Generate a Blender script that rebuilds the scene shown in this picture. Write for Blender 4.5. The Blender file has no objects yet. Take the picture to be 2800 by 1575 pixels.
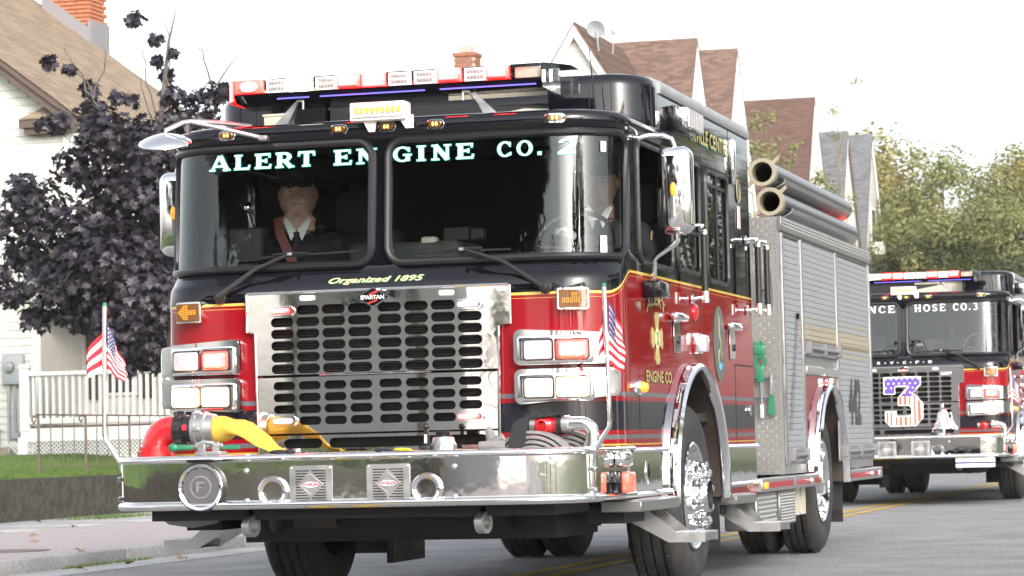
import bpy, bmesh, math, random
from mathutils import Vector, Matrix, geometry
random.seed(7)
PI = math.pi
SC = bpy.context.scene
COL = SC.collection
# ------------------------------------------------------------------ camera, sky, sun, exposure
cam = bpy.data.cameras.new('camera')
cam.lens = 36.0*7763.04/2800.0
cam.sensor_width = 36.0
cam.clip_start = 0.1
cam.clip_end = 2000
cam.dof.use_dof = True; cam.dof.focus_distance = 14.4; cam.dof.aperture_fstop = 10.0
camo = bpy.data.objects.new('camera', cam); COL.objects.link(camo)
_yaw, _pit, _rol = 0.26651, 0.05472, 0.02410
_fw = Vector((-math.sin(_yaw)*math.cos(_pit), math.cos(_yaw)*math.cos(_pit), math.sin(_pit)))
_r = Vector((math.cos(_yaw), math.sin(_yaw), 0)); _u = _r.cross(_fw)
_r2 = _r*math.cos(_rol) - _u*math.sin(_rol); _u2 = _u*math.cos(_rol) + _r*math.sin(_rol)
camo.matrix_world = Matrix(((_r2.x, _u2.x, -_fw.x, 4.5148), (_r2.y, _u2.y, -_fw.y, -13.8803), (_r2.z, _u2.z, -_fw.z, 0.8499), (0, 0, 0, 1)))
SC.camera = camo
SUN_EL, SUN_ROT = 26.0, 146.0        # degrees; rotation clockwise from +Y
w = bpy.data.worlds.new('World'); SC.world = w; w.use_nodes = True
nt = w.node_tree; nt.nodes.clear()
sk = nt.nodes.new('ShaderNodeTexSky'); sk.sky_type = 'NISHITA'; sk.sun_disc = False
sk.sun_elevation = math.radians(SUN_EL); sk.sun_rotation = math.radians(SUN_ROT)
sk.air_density = 1.0; sk.dust_density = 4.0; sk.ozone_density = 1.0
hs = nt.nodes.new('ShaderNodeHueSaturation'); hs.inputs['Saturation'].default_value = 0.30
bg = nt.nodes.new('ShaderNodeBackground'); bg.inputs['Strength'].default_value = 0.15
ou = nt.nodes.new('ShaderNodeOutputWorld')
nt.links.new(sk.outputs[0], hs.inputs['Color']); nt.links.new(hs.outputs[0], bg.inputs['Color']); nt.links.new(bg.outputs[0], ou.inputs['Surface'])
sl = bpy.data.lights.new('sun', 'SUN'); sl.energy = 0.5; sl.angle = math.radians(14); sl.color = (1, 0.87, 0.72)
so = bpy.data.objects.new('sun', sl); COL.objects.link(so)
_e, _a = math.radians(SUN_EL), math.radians(SUN_ROT)
so.rotation_euler = (-Vector((math.sin(_a)*math.cos(_e), math.cos(_a)*math.cos(_e), math.sin(_e)))).to_track_quat('-Z', 'Y').to_euler()
SC.view_settings.view_transform = 'Standard'; SC.view_settings.look = 'None'
SC.view_settings.exposure = 1.56; SC.view_settings.gamma = 1.0; SC.view_settings.use_curve_mapping = False
SC.cycles.max_bounces = 8; SC.cycles.transparent_max_bounces = 12

# ------------------------------------------------------------------ materials
def mat(name, col, rough=.5, metal=0., coat=0., emit=None, estr=0., noise=0., nscale=30., bump=0., bscale=60., spec=.5, coords='Object', rvar=0.):
    m = bpy.data.materials.new(name); m.use_nodes = True
    n = m.node_tree.nodes; l = m.node_tree.links; b = n['Principled BSDF']
    b.inputs['Base Color'].default_value = (*col, 1); b.inputs['Roughness'].default_value = rough
    b.inputs['Metallic'].default_value = metal; b.inputs['Specular IOR Level'].default_value = spec
    if coat: b.inputs['Coat Weight'].default_value = coat; b.inputs['Coat Roughness'].default_value = .03
    if emit: b.inputs['Emission Color'].default_value = (*emit, 1); b.inputs['Emission Strength'].default_value = estr
    if noise or bump or rvar:
        tc = n.new('ShaderNodeTexCoord')
    if noise or rvar:
        t = n.new('ShaderNodeTexNoise'); t.inputs['Scale'].default_value = nscale; t.inputs['Detail'].default_value = 6
        l.new(tc.outputs[coords], t.inputs['Vector'])
        if noise:
            r = n.new('ShaderNodeMapRange'); r.inputs['From Min'].default_value = .3; r.inputs['From Max'].default_value = .7
            r.inputs['To Min'].default_value = 1-noise; r.inputs['To Max'].default_value = 1+noise
            l.new(t.outputs['Fac'], r.inputs['Value'])
            x = n.new('ShaderNodeMix'); x.data_type = 'RGBA'; x.blend_type = 'MULTIPLY'; x.inputs['Factor'].default_value = 1
            x.inputs['A'].default_value = (*col, 1); l.new(r.outputs[0], x.inputs['B']); l.new(x.outputs['Result'], b.inputs['Base Color'])
        if rvar:
            r = n.new('ShaderNodeMapRange'); r.inputs['From Min'].default_value = .35; r.inputs['From Max'].default_value = .65
            r.inputs['To Min'].default_value = max(0, rough-rvar); r.inputs['To Max'].default_value = rough+rvar
            l.new(t.outputs['Fac'], r.inputs['Value']); l.new(r.outputs[0], b.inputs['Roughness'])
    if bump:
        t = n.new('ShaderNodeTexNoise'); t.inputs['Scale'].default_value = bscale; t.inputs['Detail'].default_value = 4
        l.new(tc.outputs[coords], t.inputs['Vector'])
        k = n.new('ShaderNodeBump'); k.inputs['Strength'].default_value = bump; k.inputs['Distance'].default_value = .02
        l.new(t.outputs['Fac'], k.inputs['Height']); l.new(k.outputs[0], b.inputs['Normal'])
    return m

def glassmat(name, tint, ior=1.7, rough=0.0):
    m = bpy.data.materials.new(name); m.use_nodes = True
    n = m.node_tree.nodes; l = m.node_tree.links; n.clear()
    o = n.new('ShaderNodeOutputMaterial'); mx = n.new('ShaderNodeMixShader'); f = n.new('ShaderNodeFresnel'); f.inputs['IOR'].default_value = ior
    t = n.new('ShaderNodeBsdfTransparent'); t.inputs['Color'].default_value = (*tint, 1)
    g = n.new('ShaderNodeBsdfGlossy'); g.inputs['Roughness'].default_value = rough; g.inputs['Color'].default_value = (.95, 1, 1, 1)
    l.new(f.outputs[0], mx.inputs[0]); l.new(t.outputs[0], mx.inputs[1]); l.new(g.outputs[0], mx.inputs[2]); l.new(mx.outputs[0], o.inputs['Surface'])
    return m

class NG:   # tiny node helper
    def __init__(s, m): s.n = m.node_tree.nodes; s.l = m.node_tree.links
    def math(s, op, a, b=0.):
        k = s.n.new('ShaderNodeMath'); k.operation = op
        for i, v in enumerate((a, b)):
            if isinstance(v, (int, float)): k.inputs[i].default_value = v
            else: s.l.new(v, k.inputs[i])
        return k.outputs[0]
    def mix(s, f, a, b, mode='MIX'):
        k = s.n.new('ShaderNodeMix'); k.data_type = 'RGBA'; k.blend_type = mode
        for key, v in (('Factor', f), ('A', a), ('B', b)):
            if isinstance(v, (int, float)): k.inputs[key].default_value = v
            elif isinstance(v, tuple): k.inputs[key].default_value = (*v, 1)
            else: s.l.new(v, k.inputs[key])
        return k.outputs['Result']
    def smooth(s, v, a, b, lo=0., hi=1.):
        k = s.n.new('ShaderNodeMapRange'); k.interpolation_type = 'SMOOTHSTEP'
        k.inputs['From Min'].default_value = a; k.inputs['From Max'].default_value = b; k.inputs['To Min'].default_value = lo; k.inputs['To Max'].default_value = hi
        s.l.new(v, k.inputs['Value']); return k.outputs[0]
    def ramp(s, v, stops, interp='CONSTANT'):
        k = s.n.new('ShaderNodeValToRGB'); k.color_ramp.interpolation = interp
        e = k.color_ramp.elements
        while len(e) < len(stops): e.new(.5)
        for i, (p, c) in enumerate(stops): e[i].position = p; e[i].color = (*c, 1)
        s.l.new(v, k.inputs['Fac']); return k.outputs['Color']
    def noise(s, scale, vec=None, detail=5):
        k = s.n.new('ShaderNodeTexNoise'); k.inputs['Scale'].default_value = scale; k.inputs['Detail'].default_value = detail
        if vec is not None: s.l.new(vec, k.inputs['Vector'])
        return k.outputs['Fac']

BLK = (.004, .004, .007); RED = (.21, .004, .009); GOLD = (.60, .44, .10)
def paintmat():
    m = mat('truck_paint', RED, .3, coat=1., spec=.0); g = NG(m); b = g.n['Principled BSDF']
    tc = g.n.new('ShaderNodeTexCoord'); sp = g.n.new('ShaderNodeSeparateXYZ'); g.l.new(tc.outputs['Object'], sp.inputs[0])
    y, z = sp.outputs[1], sp.outputs[2]
    zb = g.smooth(y, .14, .46, 1.602, 1.722)                    # two-tone line swoops up at the cab corner
    d = g.math('SUBTRACT', z, zb)
    low = g.ramp(g.math('DIVIDE', z, 2.0), [(0, RED), (.413, (.45, .30, .05)), (.417, RED), (.426, (.10, .10, .11)), (.4385, RED), (.451, (.012, .012, .018)),
                 (.527, RED), (.5365, (.10, .10, .115)), (.5505, RED)])
    up = g.ramp(g.math('ADD', g.math('MULTIPLY', d, 5.0), .5), [(0, RED), (.405, (.50, .34, .08)), (.4175, RED), (.495, GOLD), (.56, BLK)])
    fac = g.math('GREATER_THAN', d, -.15)
    c = g.mix(fac, low, up); g.l.new(c, b.inputs['Base Color'])
    return m

M = {}
M['paint'] = paintmat()
M['black'] = mat('black_gloss', BLK, .3, coat=1., spec=0.)
M['red'] = mat('red_gloss', RED, .3, coat=1., spec=0.)
M['redpipe'] = mat('red_enamel', (.42, .008, .014), .25, coat=.8)
M['chrome'] = mat('chrome', (.88, .88, .89), .05, 1.)
M['stain'] = mat('polished_stainless', (.84, .825, .81), .035, 1., bump=.07, bscale=2.2, rvar=.02, nscale=9)
M['alu'] = mat('brushed_aluminium', (.46, .46, .46), .38, .9, rvar=.1, nscale=14)
M['tread'] = mat('tread_plate_aluminium', (.36, .36, .35), .32, .9)
M['treadbase'] = mat('tread_plate_ground', (.30, .30, .295), .42, .7)
M['lug'] = mat('tread_lug', (.60, .60, .59), .26, .95)
M['redsoft'] = mat('red_side_lens', (.5, .08, .05), .25, coat=1., emit=(1, .12, .07), estr=.45)
M['slat'] = None
M['rub'] = mat('black_rubber', (.012, .012, .013), .45, rvar=.1, nscale=20)
M['tyre'] = mat('tyre_rubber', (.026, .025, .025), .75, bump=.25, bscale=40, noise=.5, nscale=6)
M['dark'] = mat('dark_underbody', (.008, .008, .009), .7)
M['liner'] = mat('wheel_well_liner', (.035, .024, .02), .6, noise=.3, nscale=6)
M['int'] = mat('cab_interior', (.018, .019, .02), .6)
M['dash'] = mat('dash_grey_green', (.042, .05, .047), .7, bump=.2, bscale=90)
M['seat'] = mat('seat_blue_grey', (.05, .055, .085), .6)
M['post'] = mat('blue_post', (.03, .04, .13), .4)
M['glass'] = glassmat('windscreen_glass', (.84, .88, .87), 1.68)
M['sglass'] = glassmat('side_glass', (.10, .10, .10), 1.8)
M['clear'] = glassmat('clear_lens', (.88, .89, .90), 1.3, .05)
M['white'] = mat('white_paint', (.78, .78, .77), .35)
M['wlet'] = mat('white_lettering', (.82, .86, .86), .5)
M['teal'] = mat('teal_lettering', (.06, .52, .42), .5)
M['gold'] = mat('gold_leaf', (.40, .335, .13), .45)
M['greenlet'] = mat('green_lettering', (.03, .22, .10), .5)
M['amber'] = mat('amber_lens', (.13, .045, .002), .12, coat=1.)
M['amberled'] = mat('amber_led', (.6, .3, .02), .3, emit=(1, .40, .04), estr=.28)
M['amberon'] = mat('amber_lit', (.9, .4, .05), .3, emit=(1, .50, .10), estr=2)
M['redon'] = mat('red_lit', (.8, .05, .03), .3, emit=(1, .06, .04), estr=4)
M['redcore'] = mat('red_core_lit', (.9, .5, .4), .3, emit=(1, .30, .20), estr=6)
M['whiteon'] = mat('white_lit', (.9, .9, .9), .3, emit=(1, .90, .72), estr=4)
M['whitehot'] = mat('white_strobe_lit', (.9, .9, .9), .3, emit=(1, .98, .92), estr=9)
M['dimlens'] = mat('clear_led_lens', (.42, .40, .44), .15, coat=1., emit=(.8, .75, .85), estr=.06, noise=.25, nscale=120)
M['dimwarm'] = mat('halogen_reflector', (.7, .66, .6), .12, .6, emit=(1, .9, .75), estr=.5, noise=.3, nscale=40)
M['redlens'] = mat('red_lens', (.45, .01, .015), .12, coat=1.)
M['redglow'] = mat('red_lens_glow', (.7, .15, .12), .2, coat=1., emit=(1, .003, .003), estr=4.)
M['reflex'] = mat('red_reflector', (.30, .02, .03), .4, noise=.3, nscale=90)
M['yel'] = mat('yellow_hose_jacket', (.62, .40, .05), .8, bump=.3, bscale=160, noise=.12, nscale=12)
M['yellow'] = mat('yellow_plastic', (.60, .42, .03), .5)
M['greyhose'] = mat('grey_hose_jacket', (.20, .195, .20), .85, bump=.3, bscale=140, noise=.2, nscale=16)
M['green'] = mat('green_enamel', (.02, .16, .08), .4)
M['cream'] = mat('cream_plastic', (.48, .45, .36), .5)
M['bluelit'] = mat('blue_led_strip', (.1, .1, .6), .4, emit=(.25, .2, 1), estr=.12)
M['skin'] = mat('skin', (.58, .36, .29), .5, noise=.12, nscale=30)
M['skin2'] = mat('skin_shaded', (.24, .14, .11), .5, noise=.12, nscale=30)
M['navy'] = mat('navy_cloth', (.010, .011, .018), .85, bump=.2, bscale=200)
M['shirt'] = mat('white_shirt', (.75, .76, .76), .8)
M['strap'] = mat('dark_strap', (.014, .013, .017), .8)
M['fred'] = mat('flag_red', (.50, .02, .04), .8); M['fwhite'] = mat('flag_white', (.78, .78, .78), .8); M['fblue'] = mat('flag_blue', (.04, .04, .16), .8)
M['grey'] = mat('grey_vinyl', (.16, .16, .175), .5)
M['numgrey'] = mat('dark_grey_vinyl', (.045, .045, .05), .5)
M['tube'] = mat('black_hose_wall', (.008, .008, .01), .28)
M['emblem'] = mat('emblem_grey', (.10, .10, .11), .5)
M['cyan'] = mat('cyan_print', (.10, .42, .55), .5)
M['gold_pale'] = mat('pale_gold', (.62, .58, .30), .5)
M['seal'] = mat('seal_rubber', (.012, .012, .014), .28)
M['horn'] = mat('horn_throat_brown', (.10, .08, .075), .3, .6)
M['grid'] = mat('speaker_grid', (.36, .35, .37), .35, .6)
M['couple'] = mat('tan_anodised_coupling', (.34, .31, .23), .35, .4)
M['ledgrey'] = mat('led_grey', (.45, .45, .46), .3, .5)
M['ledback'] = mat('led_reflector', (.80, .79, .76), .25, .2, emit=(1, .96, .9), estr=.6)
M['ventdark'] = mat('radiator_dark', (.006, .006, .007), .5)

def emgrad(name, core, edge, s, a=.35, b=.98):  # emission graded core to edge; wide coloured edge stands in for glow halo
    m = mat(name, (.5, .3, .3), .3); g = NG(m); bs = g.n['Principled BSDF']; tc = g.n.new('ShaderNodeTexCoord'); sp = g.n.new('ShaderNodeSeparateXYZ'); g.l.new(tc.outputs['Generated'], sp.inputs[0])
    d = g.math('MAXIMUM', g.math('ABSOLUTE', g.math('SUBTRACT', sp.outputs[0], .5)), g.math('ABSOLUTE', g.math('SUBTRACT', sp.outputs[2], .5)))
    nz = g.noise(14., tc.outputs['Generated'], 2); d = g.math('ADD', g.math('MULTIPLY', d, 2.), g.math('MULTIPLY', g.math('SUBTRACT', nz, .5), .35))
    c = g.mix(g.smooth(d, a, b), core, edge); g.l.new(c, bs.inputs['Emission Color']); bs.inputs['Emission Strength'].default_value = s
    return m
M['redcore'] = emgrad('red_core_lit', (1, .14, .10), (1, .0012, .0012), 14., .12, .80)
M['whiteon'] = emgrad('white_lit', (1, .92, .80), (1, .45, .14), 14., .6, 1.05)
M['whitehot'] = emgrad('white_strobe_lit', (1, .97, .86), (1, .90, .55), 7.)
def slatmat():
    m = mat('shutter_slat', (.36, .38, .41), .45, .1); g = NG(m); b = g.n['Principled BSDF']
    tc = g.n.new('ShaderNodeTexCoord'); sp = g.n.new('ShaderNodeSeparateXYZ'); g.l.new(tc.outputs['Object'], sp.inputs[0])
    y, z = sp.outputs[1], sp.outputs[2]
    base = (.27, .285, .305); gd = (.30, .275, .215)
    band = g.ramp(g.math('DIVIDE', z, 2.4), [(0, base), (.598, gd), (.613, base), (.624, (.225, .19, .13)), (.640, (.33, .30, .23)), (.668, gd), (.683, base), (.698, gd), (.704, base)])
    past = g.math('GREATER_THAN', y, 5.62)
    c = g.mix(past, base, band)
    nz = g.noise(3., tc.outputs['Object']); c = g.mix(1., c, g.ramp(nz, [(0, (.9, .9, .9)), (1, (1.08, 1.08, 1.08))], 'LINEAR'), 'MULTIPLY')
    g.l.new(c, b.inputs['Base Color']); return m
M['slat'] = slatmat()

# ------------------------------------------------------------------ mesh builder
SPLIT = {'blue_strip', 'conduit', 'handle', 'hose_coil', 'mirror_arm', 'mounting_bracket', 'pane', 'radio', 'rail', 'rub_rail', 'air_intake_duct', 'roof_cable'}
def V(*a): return Vector(a)
class MB:
    def __init__(s): s.v = []; s.f = []; s.m = []; s.X = None
    def add(s, vs, fs, mi=0):
        o = len(s.v)
        s.v += [tuple(s.X @ Vector(p)) if s.X else tuple(p) for p in vs]
        s.f += [[i+o for i in f] for f in fs]; s.m += [mi]*len(fs); return s
    def box(s, x0, x1, y0, y1, z0, z1, mi=0):
        vs = [(x, y, z) for x in (x0, x1) for y in (y0, y1) for z in (z0, z1)]
        return s.add(vs, [(0, 1, 3, 2), (4, 6, 7, 5), (0, 4, 5, 1), (2, 3, 7, 6), (0, 2, 6, 4), (1, 5, 7, 3)], mi)
    def rbox(s, x0, x1, y0, y1, z0, z1, r=.01, seg=2, mi=0):
        b = bmesh.new(); bmesh.ops.create_cube(b, size=1)
        for q in b.verts: q.co = Vector((x0+(q.co.x+.5)*(x1-x0), y0+(q.co.y+.5)*(y1-y0), z0+(q.co.z+.5)*(z1-z0)))
        bmesh.ops.bevel(b, geom=b.edges[:], offset=r, segments=seg, profile=.5, affect='EDGES', clamp_overlap=True)
        b.verts.index_update(); s.add([q.co[:] for q in b.verts], [[q.index for q in f.verts] for f in b.faces], mi); b.free(); return s
    def rings(s, rs, closed=True, cap0=False, cap1=False, mi=0, loop=False):
        n = len(rs[0]); vs = [p for r in rs for p in r]; fs = []
        K = len(rs)
        for i in range(K if loop else K-1):
            i2 = (i+1) % K
            for j in range(n if closed else n-1):
                k = (j+1) % n; fs.append((i*n+j, i*n+k, i2*n+k, i2*n+j))
        if cap0: fs.append(tuple(range(n))[::-1])
        if cap1: fs.append(tuple(range((K-1)*n, K*n)))
        return s.add(vs, fs, mi)
    def cyl(s, p, q, r, r2=None, n=16, caps=True, mi=0):
        p, q = Vector(p), Vector(q); r2 = r if r2 is None else r2
        d = (q-p).normalized(); a = d.orthogonal().normalized(); b = d.cross(a)
        R = [[tuple(c+(a*math.cos(2*PI*k/n)+b*math.sin(2*PI*k/n))*rr) for k in range(n)] for c, rr in ((p, r), (q, r2))]
        return s.rings(R, cap0=caps, cap1=caps, mi=mi)
    def tube(s, pts, r, n=8, closed=False, caps=True, mi=0, flat=1.):
        P = [Vector(p) for p in pts]; K = len(P); R = []; prev = None
        for i in range(K):
            if closed: t = (P[(i+1) % K]-P[i-1])
            else: t = P[min(i+1, K-1)]-P[max(i-1, 0)]
            t.normalize()
            a = (prev - t*prev.dot(t)) if prev else t.orthogonal()
            a.normalize(); prev = a; b = t.cross(a); rr = r[i] if isinstance(r, (list, tuple)) else r
            R.append([tuple(P[i]+a*math.cos(2*PI*k/n)*rr+b*math.sin(2*PI*k/n)*rr*flat) for k in range(n)])
        return s.rings(R, cap0=caps and not closed, cap1=caps and not closed, mi=mi, loop=closed)
    def sweep(s, pts, prof, bn, closedprof=True, caps=True, mi=0):   # prof: (along N, along bn)
        P = [Vector(p) for p in pts]; bn = Vector(bn); K = len(P); R = []
        for i in range(K):
            t = (P[min(i+1, K-1)]-P[max(i-1, 0)]).normalized(); nn = t.cross(bn).normalized()
            R.append([tuple(P[i]+nn*a+bn*b) for a, b in prof])
        return s.rings(R, closed=closedprof, cap0=caps, cap1=caps, mi=mi)
    def lathe(s, prof, o, d, n=24, mi=0, cap=False):   # prof: (radius, distance along d)
        o, d = Vector(o), Vector(d).normalized(); a = d.orthogonal().normalized(); b = d.cross(a)
        R = [[tuple(o+d*h+(a*math.cos(2*PI*k/n)+b*math.sin(2*PI*k/n))*max(r, 1e-4)) for k in range(n)] for r, h in prof]
        return s.rings(R, cap0=cap, cap1=cap, mi=mi)
    def sph(s, c, r, nu=12, nv=8, mi=0):
        r = (r, r, r) if isinstance(r, (int, float)) else r
        R = [[(c[0]+r[0]*math.sin(PI*i/nv)*math.cos(2*PI*k/nu)+0, c[1]+r[1]*math.sin(PI*i/nv)*math.sin(2*PI*k/nu), c[2]+r[2]*math.cos(PI*i/nv)) for k in range(nu)] for i in range(1, nv)]
        s.rings(R, mi=mi); o = len(s.v)-len(R)*nu
        t = len(s.v); X = s.X
        tip = [(c[0], c[1], c[2]+r[2]), (c[0], c[1], c[2]-r[2])]
        s.v += [tuple(X @ Vector(p)) if X else p for p in tip]
        for k in range(nu):
            s.f.append([t, o+k, o+(k+1) % nu]); s.f.append([t+1, o+(len(R)-1)*nu+(k+1) % nu, o+(len(R)-1)*nu+k]); s.m += [mi, mi]
        return s
    def prism(s, poly, a, b, ax='Y', mi=0):
        f = {'Y': lambda p, h: (p[0], h, p[1]), 'X': lambda p, h: (h, p[0], p[1]), 'Z': lambda p, h: (p[0], p[1], h)}[ax]
        return s.rings([[f(p, a) for p in poly], [f(p, b) for p in poly]], cap0=True, cap1=True, mi=mi)
    def face(s, pts, mi=0): return s.add(pts, [tuple(range(len(pts)))], mi)
    def mesh(s, name, sharp=38):
        me = bpy.data.meshes.new(name); me.from_pydata(s.v, [], s.f); me.update()
        b = bmesh.new(); b.from_mesh(me)
        b.faces.ensure_lookup_table()
        for f, mi in zip(b.faces, s.m): f.material_index = mi
        bmesh.ops.recalc_face_normals(b, faces=b.faces[:]); b.to_mesh(me); b.free()
        if sharp:
            me.shade_smooth(); me.set_sharp_from_angle(angle=math.radians(sharp))
        return me
    def groups(s, e=.004):
        n = len(s.v); par = list(range(n))
        def f(a):
            while par[a] != a: par[a] = par[par[a]]; a = par[a]
            return a
        for p in s.f:
            for b in p[1:]: par[f(p[0])] = f(b)
        B = {}
        for i in range(n):
            B.setdefault(f(i), []).append(i)
        bb = {r: [(min(s.v[i][k] for i in L), max(s.v[i][k] for i in L)) for k in range(3)] for r, L in B.items()}
        R = list(B); q = {r: r for r in R}
        def g(a):
            while q[a] != a: a = q[a]
            return a
        for i, a in enumerate(R):
            for b in R[:i]:
                if all(bb[a][k][0]-e <= bb[b][k][1] and bb[b][k][0]-e <= bb[a][k][1] for k in range(3)): q[g(a)] = g(b)
        out = {}
        for fi, p in enumerate(s.f): out.setdefault(g(f(p[0])), []).append(fi)
        res = []
        for L in out.values():
            m = MB(); ix = {}
            for fi in L:
                for i in s.f[fi]:
                    if i not in ix: ix[i] = len(m.v); m.v.append(s.v[i])
                m.f.append([ix[i] for i in s.f[fi]]); m.m.append(s.m[fi])
            res.append(m)
        return res
    def build(s, name, mats, parent=None, sharp=38, **pr):
        if name in SPLIT and not pr.get('kind'):
            G = s.groups()
            if len(G) > 1: return [link(name, m.mesh(name, sharp), mats, parent, **pr) for m in G][0]
        return link(name, s.mesh(name, sharp), mats, parent, **pr)

def link(name, me, mats, parent=None, **pr):
    if isinstance(mats, (str, bpy.types.Material)): mats = [mats]
    if mats is not None and len(me.materials) == 0:
        for q in mats: me.materials.append(M[q] if isinstance(q, str) else q)
    o = bpy.data.objects.new(name, me); COL.objects.link(o)
    if parent: o.parent = parent
    for k, v in pr.items(): o[k] = v
    return o
def thing(name, label, cat, loc=(0, 0, 0), group=None, rz=0.):
    o = bpy.data.objects.new(name, None); COL.objects.link(o); o.location = loc; o.rotation_euler = (0, 0, rz); o.empty_display_size = .2
    o['label'] = label; o['category'] = cat
    if group: o['group'] = group
    return o
def rrect(x0, x1, z0, z1, r, n=4):
    P = []
    for cx, cz, a in ((x1-r, z1-r, 0), (x0+r, z1-r, 90), (x0+r, z0+r, 180), (x1-r, z0+r, 270)):
        P += [(cx+r*math.cos(math.radians(a+90*k/n)), cz+r*math.sin(math.radians(a+90*k/n))) for k in range(n+1)]
    return P
def slot(cx, cz, w, h, n=4): return rrect(cx-w/2, cx+w/2, cz-h/2, cz+h/2, h/2-.0005, n)
def inpoly(p, P):
    x, y = p; c = False; j = len(P)-1
    for i in range(len(P)):
        xi, yi = P[i]; xj, yj = P[j]
        if (yi > y) != (yj > y) and x < (xj-xi)*(y-yi)/(yj-yi)+xi: c = not c
        j = i
    return c
def subdiv(P, d):
    R = []
    for i in range(len(P)):
        a, b = P[i], P[(i+1) % len(P)]; k = max(1, int(math.ceil(max(abs(b[0]-a[0])/d[0], abs(b[1]-a[1])/d[1]))))
        R += [(a[0]+(b[0]-a[0])*t/k, a[1]+(b[1]-a[1])*t/k) for t in range(k)]
    return R
def sheet(mb, outline, holes, fn, us=None, zs=None, d=(.12, .12), thick=None, mi=0):
    """2-D outline with holes, triangulated, mapped to 3-D by fn; thick: fn of a vertex offset for rims"""
    L = [subdiv(outline, d)] + [subdiv(h, d) for h in holes]
    vs, es = [], []
    for P in L:
        o = len(vs); vs += [Vector(p) for p in P]; es += [(o+i, o+(i+1) % len(P)) for i in range(len(P))]
    x0 = min(p[0] for p in L[0]); x1 = max(p[0] for p in L[0]); z0 = min(p[1] for p in L[0]); z1 = max(p[1] for p in L[0])
    us = us if us is not None else [x0+d[0]*k for k in range(1, int((x1-x0)/d[0]))]
    zs = zs if zs is not None else [z0+d[1]*k for k in range(1, int((z1-z0)/d[1]))]
    B = [(min(p[0] for p in h), max(p[0] for p in h), min(p[1] for p in h), max(p[1] for p in h)) for h in L]
    def ins(p):
        if not inpoly(p, L[0]): return False
        for h, bb in zip(L[1:], B[1:]):
            if bb[0] <= p[0] <= bb[1] and bb[2] <= p[1] <= bb[3] and inpoly(p, h): return False
        return True
    for u in us:
        for z in zs:
            if x0 < u < x1 and z0 < z < z1 and ins((u, z)): vs.append(Vector((u, z)))
    r = geometry.delaunay_2d_cdt(vs, es, [], 0, 1e-5)
    pv, pf = r[0], r[2]
    F = [f for f in pf if ins((sum(pv[i][0] for i in f)/len(f), sum(pv[i][1] for i in f)/len(f)))]
    used = sorted({i for f in F for i in f}); ix = {q: i for i, q in enumerate(used)}
    F = [[ix[i] for i in f] for f in F]; P3 = [fn(pv[q][0], pv[q][1]) for q in used]
    if thick:
        cnt = {}
        for f in F:
            for i in range(len(f)):
                a, b = f[i], f[(i+1) % len(f)]; k = (min(a, b), max(a, b)); cnt[k] = cnt.get(k, 0)+1
        bd = [k for k, c in cnt.items() if c == 1]; n = len(P3); bi = sorted({i for k in bd for i in k}); bx = {q: n+i for i, q in enumerate(bi)}
        P3 = P3 + [thick(pv[used[q]][0], pv[used[q]][1]) for q in bi]
        F = F + [[a, b, bx[b], bx[a]] for a, b in bd]
    return mb.add(P3, F, mi)
_txt = {}
def txt(body, size, fn, mats, name, parent, shear=0., width=None, bold=.0, split=False, **pr):
    """lettering as a flat mesh; fn maps (x along, y up) to 3-D; width squeezes to a given total width (x starts at 0)"""
    key = (body, shear, bold)
    if key not in _txt:
        c = bpy.data.curves.new('lettering', 'FONT'); c.body = body; c.size = 1.; c.shear = shear; c.offset = bold; c.resolution_u = 3; c.fill_mode = 'FRONT'
        o = bpy.data.objects.new('lettering', c); COL.objects.link(o); dg = bpy.context.evaluated_depsgraph_get(); dg.update()
        me = o.evaluated_get(dg).to_mesh(); _txt[key] = ([q.co[:] for q in me.vertices], [list(p.vertices) for p in me.polygons])
        bpy.data.objects.remove(o); bpy.data.curves.remove(c)
    vs, fs = _txt[key]; x0 = min(p[0] for p in vs); x1 = max(p[0] for p in vs); y0 = min(p[1] for p in vs) if body.isupper() or body.isdigit() else 0.
    kx = width/(x1-x0) if width else size; ky = size
    cap = .73
    mb = MB(); mb.add([fn((p[0]-x0)*kx, (p[1]-y0)/cap*ky) for p in vs], fs)
    if split: return [m.build('letter', mats, parent, sharp=0, **pr) for m in mb.groups(.0005)][0]
    return mb.build(name, mats, parent, sharp=0, **pr)
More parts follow.
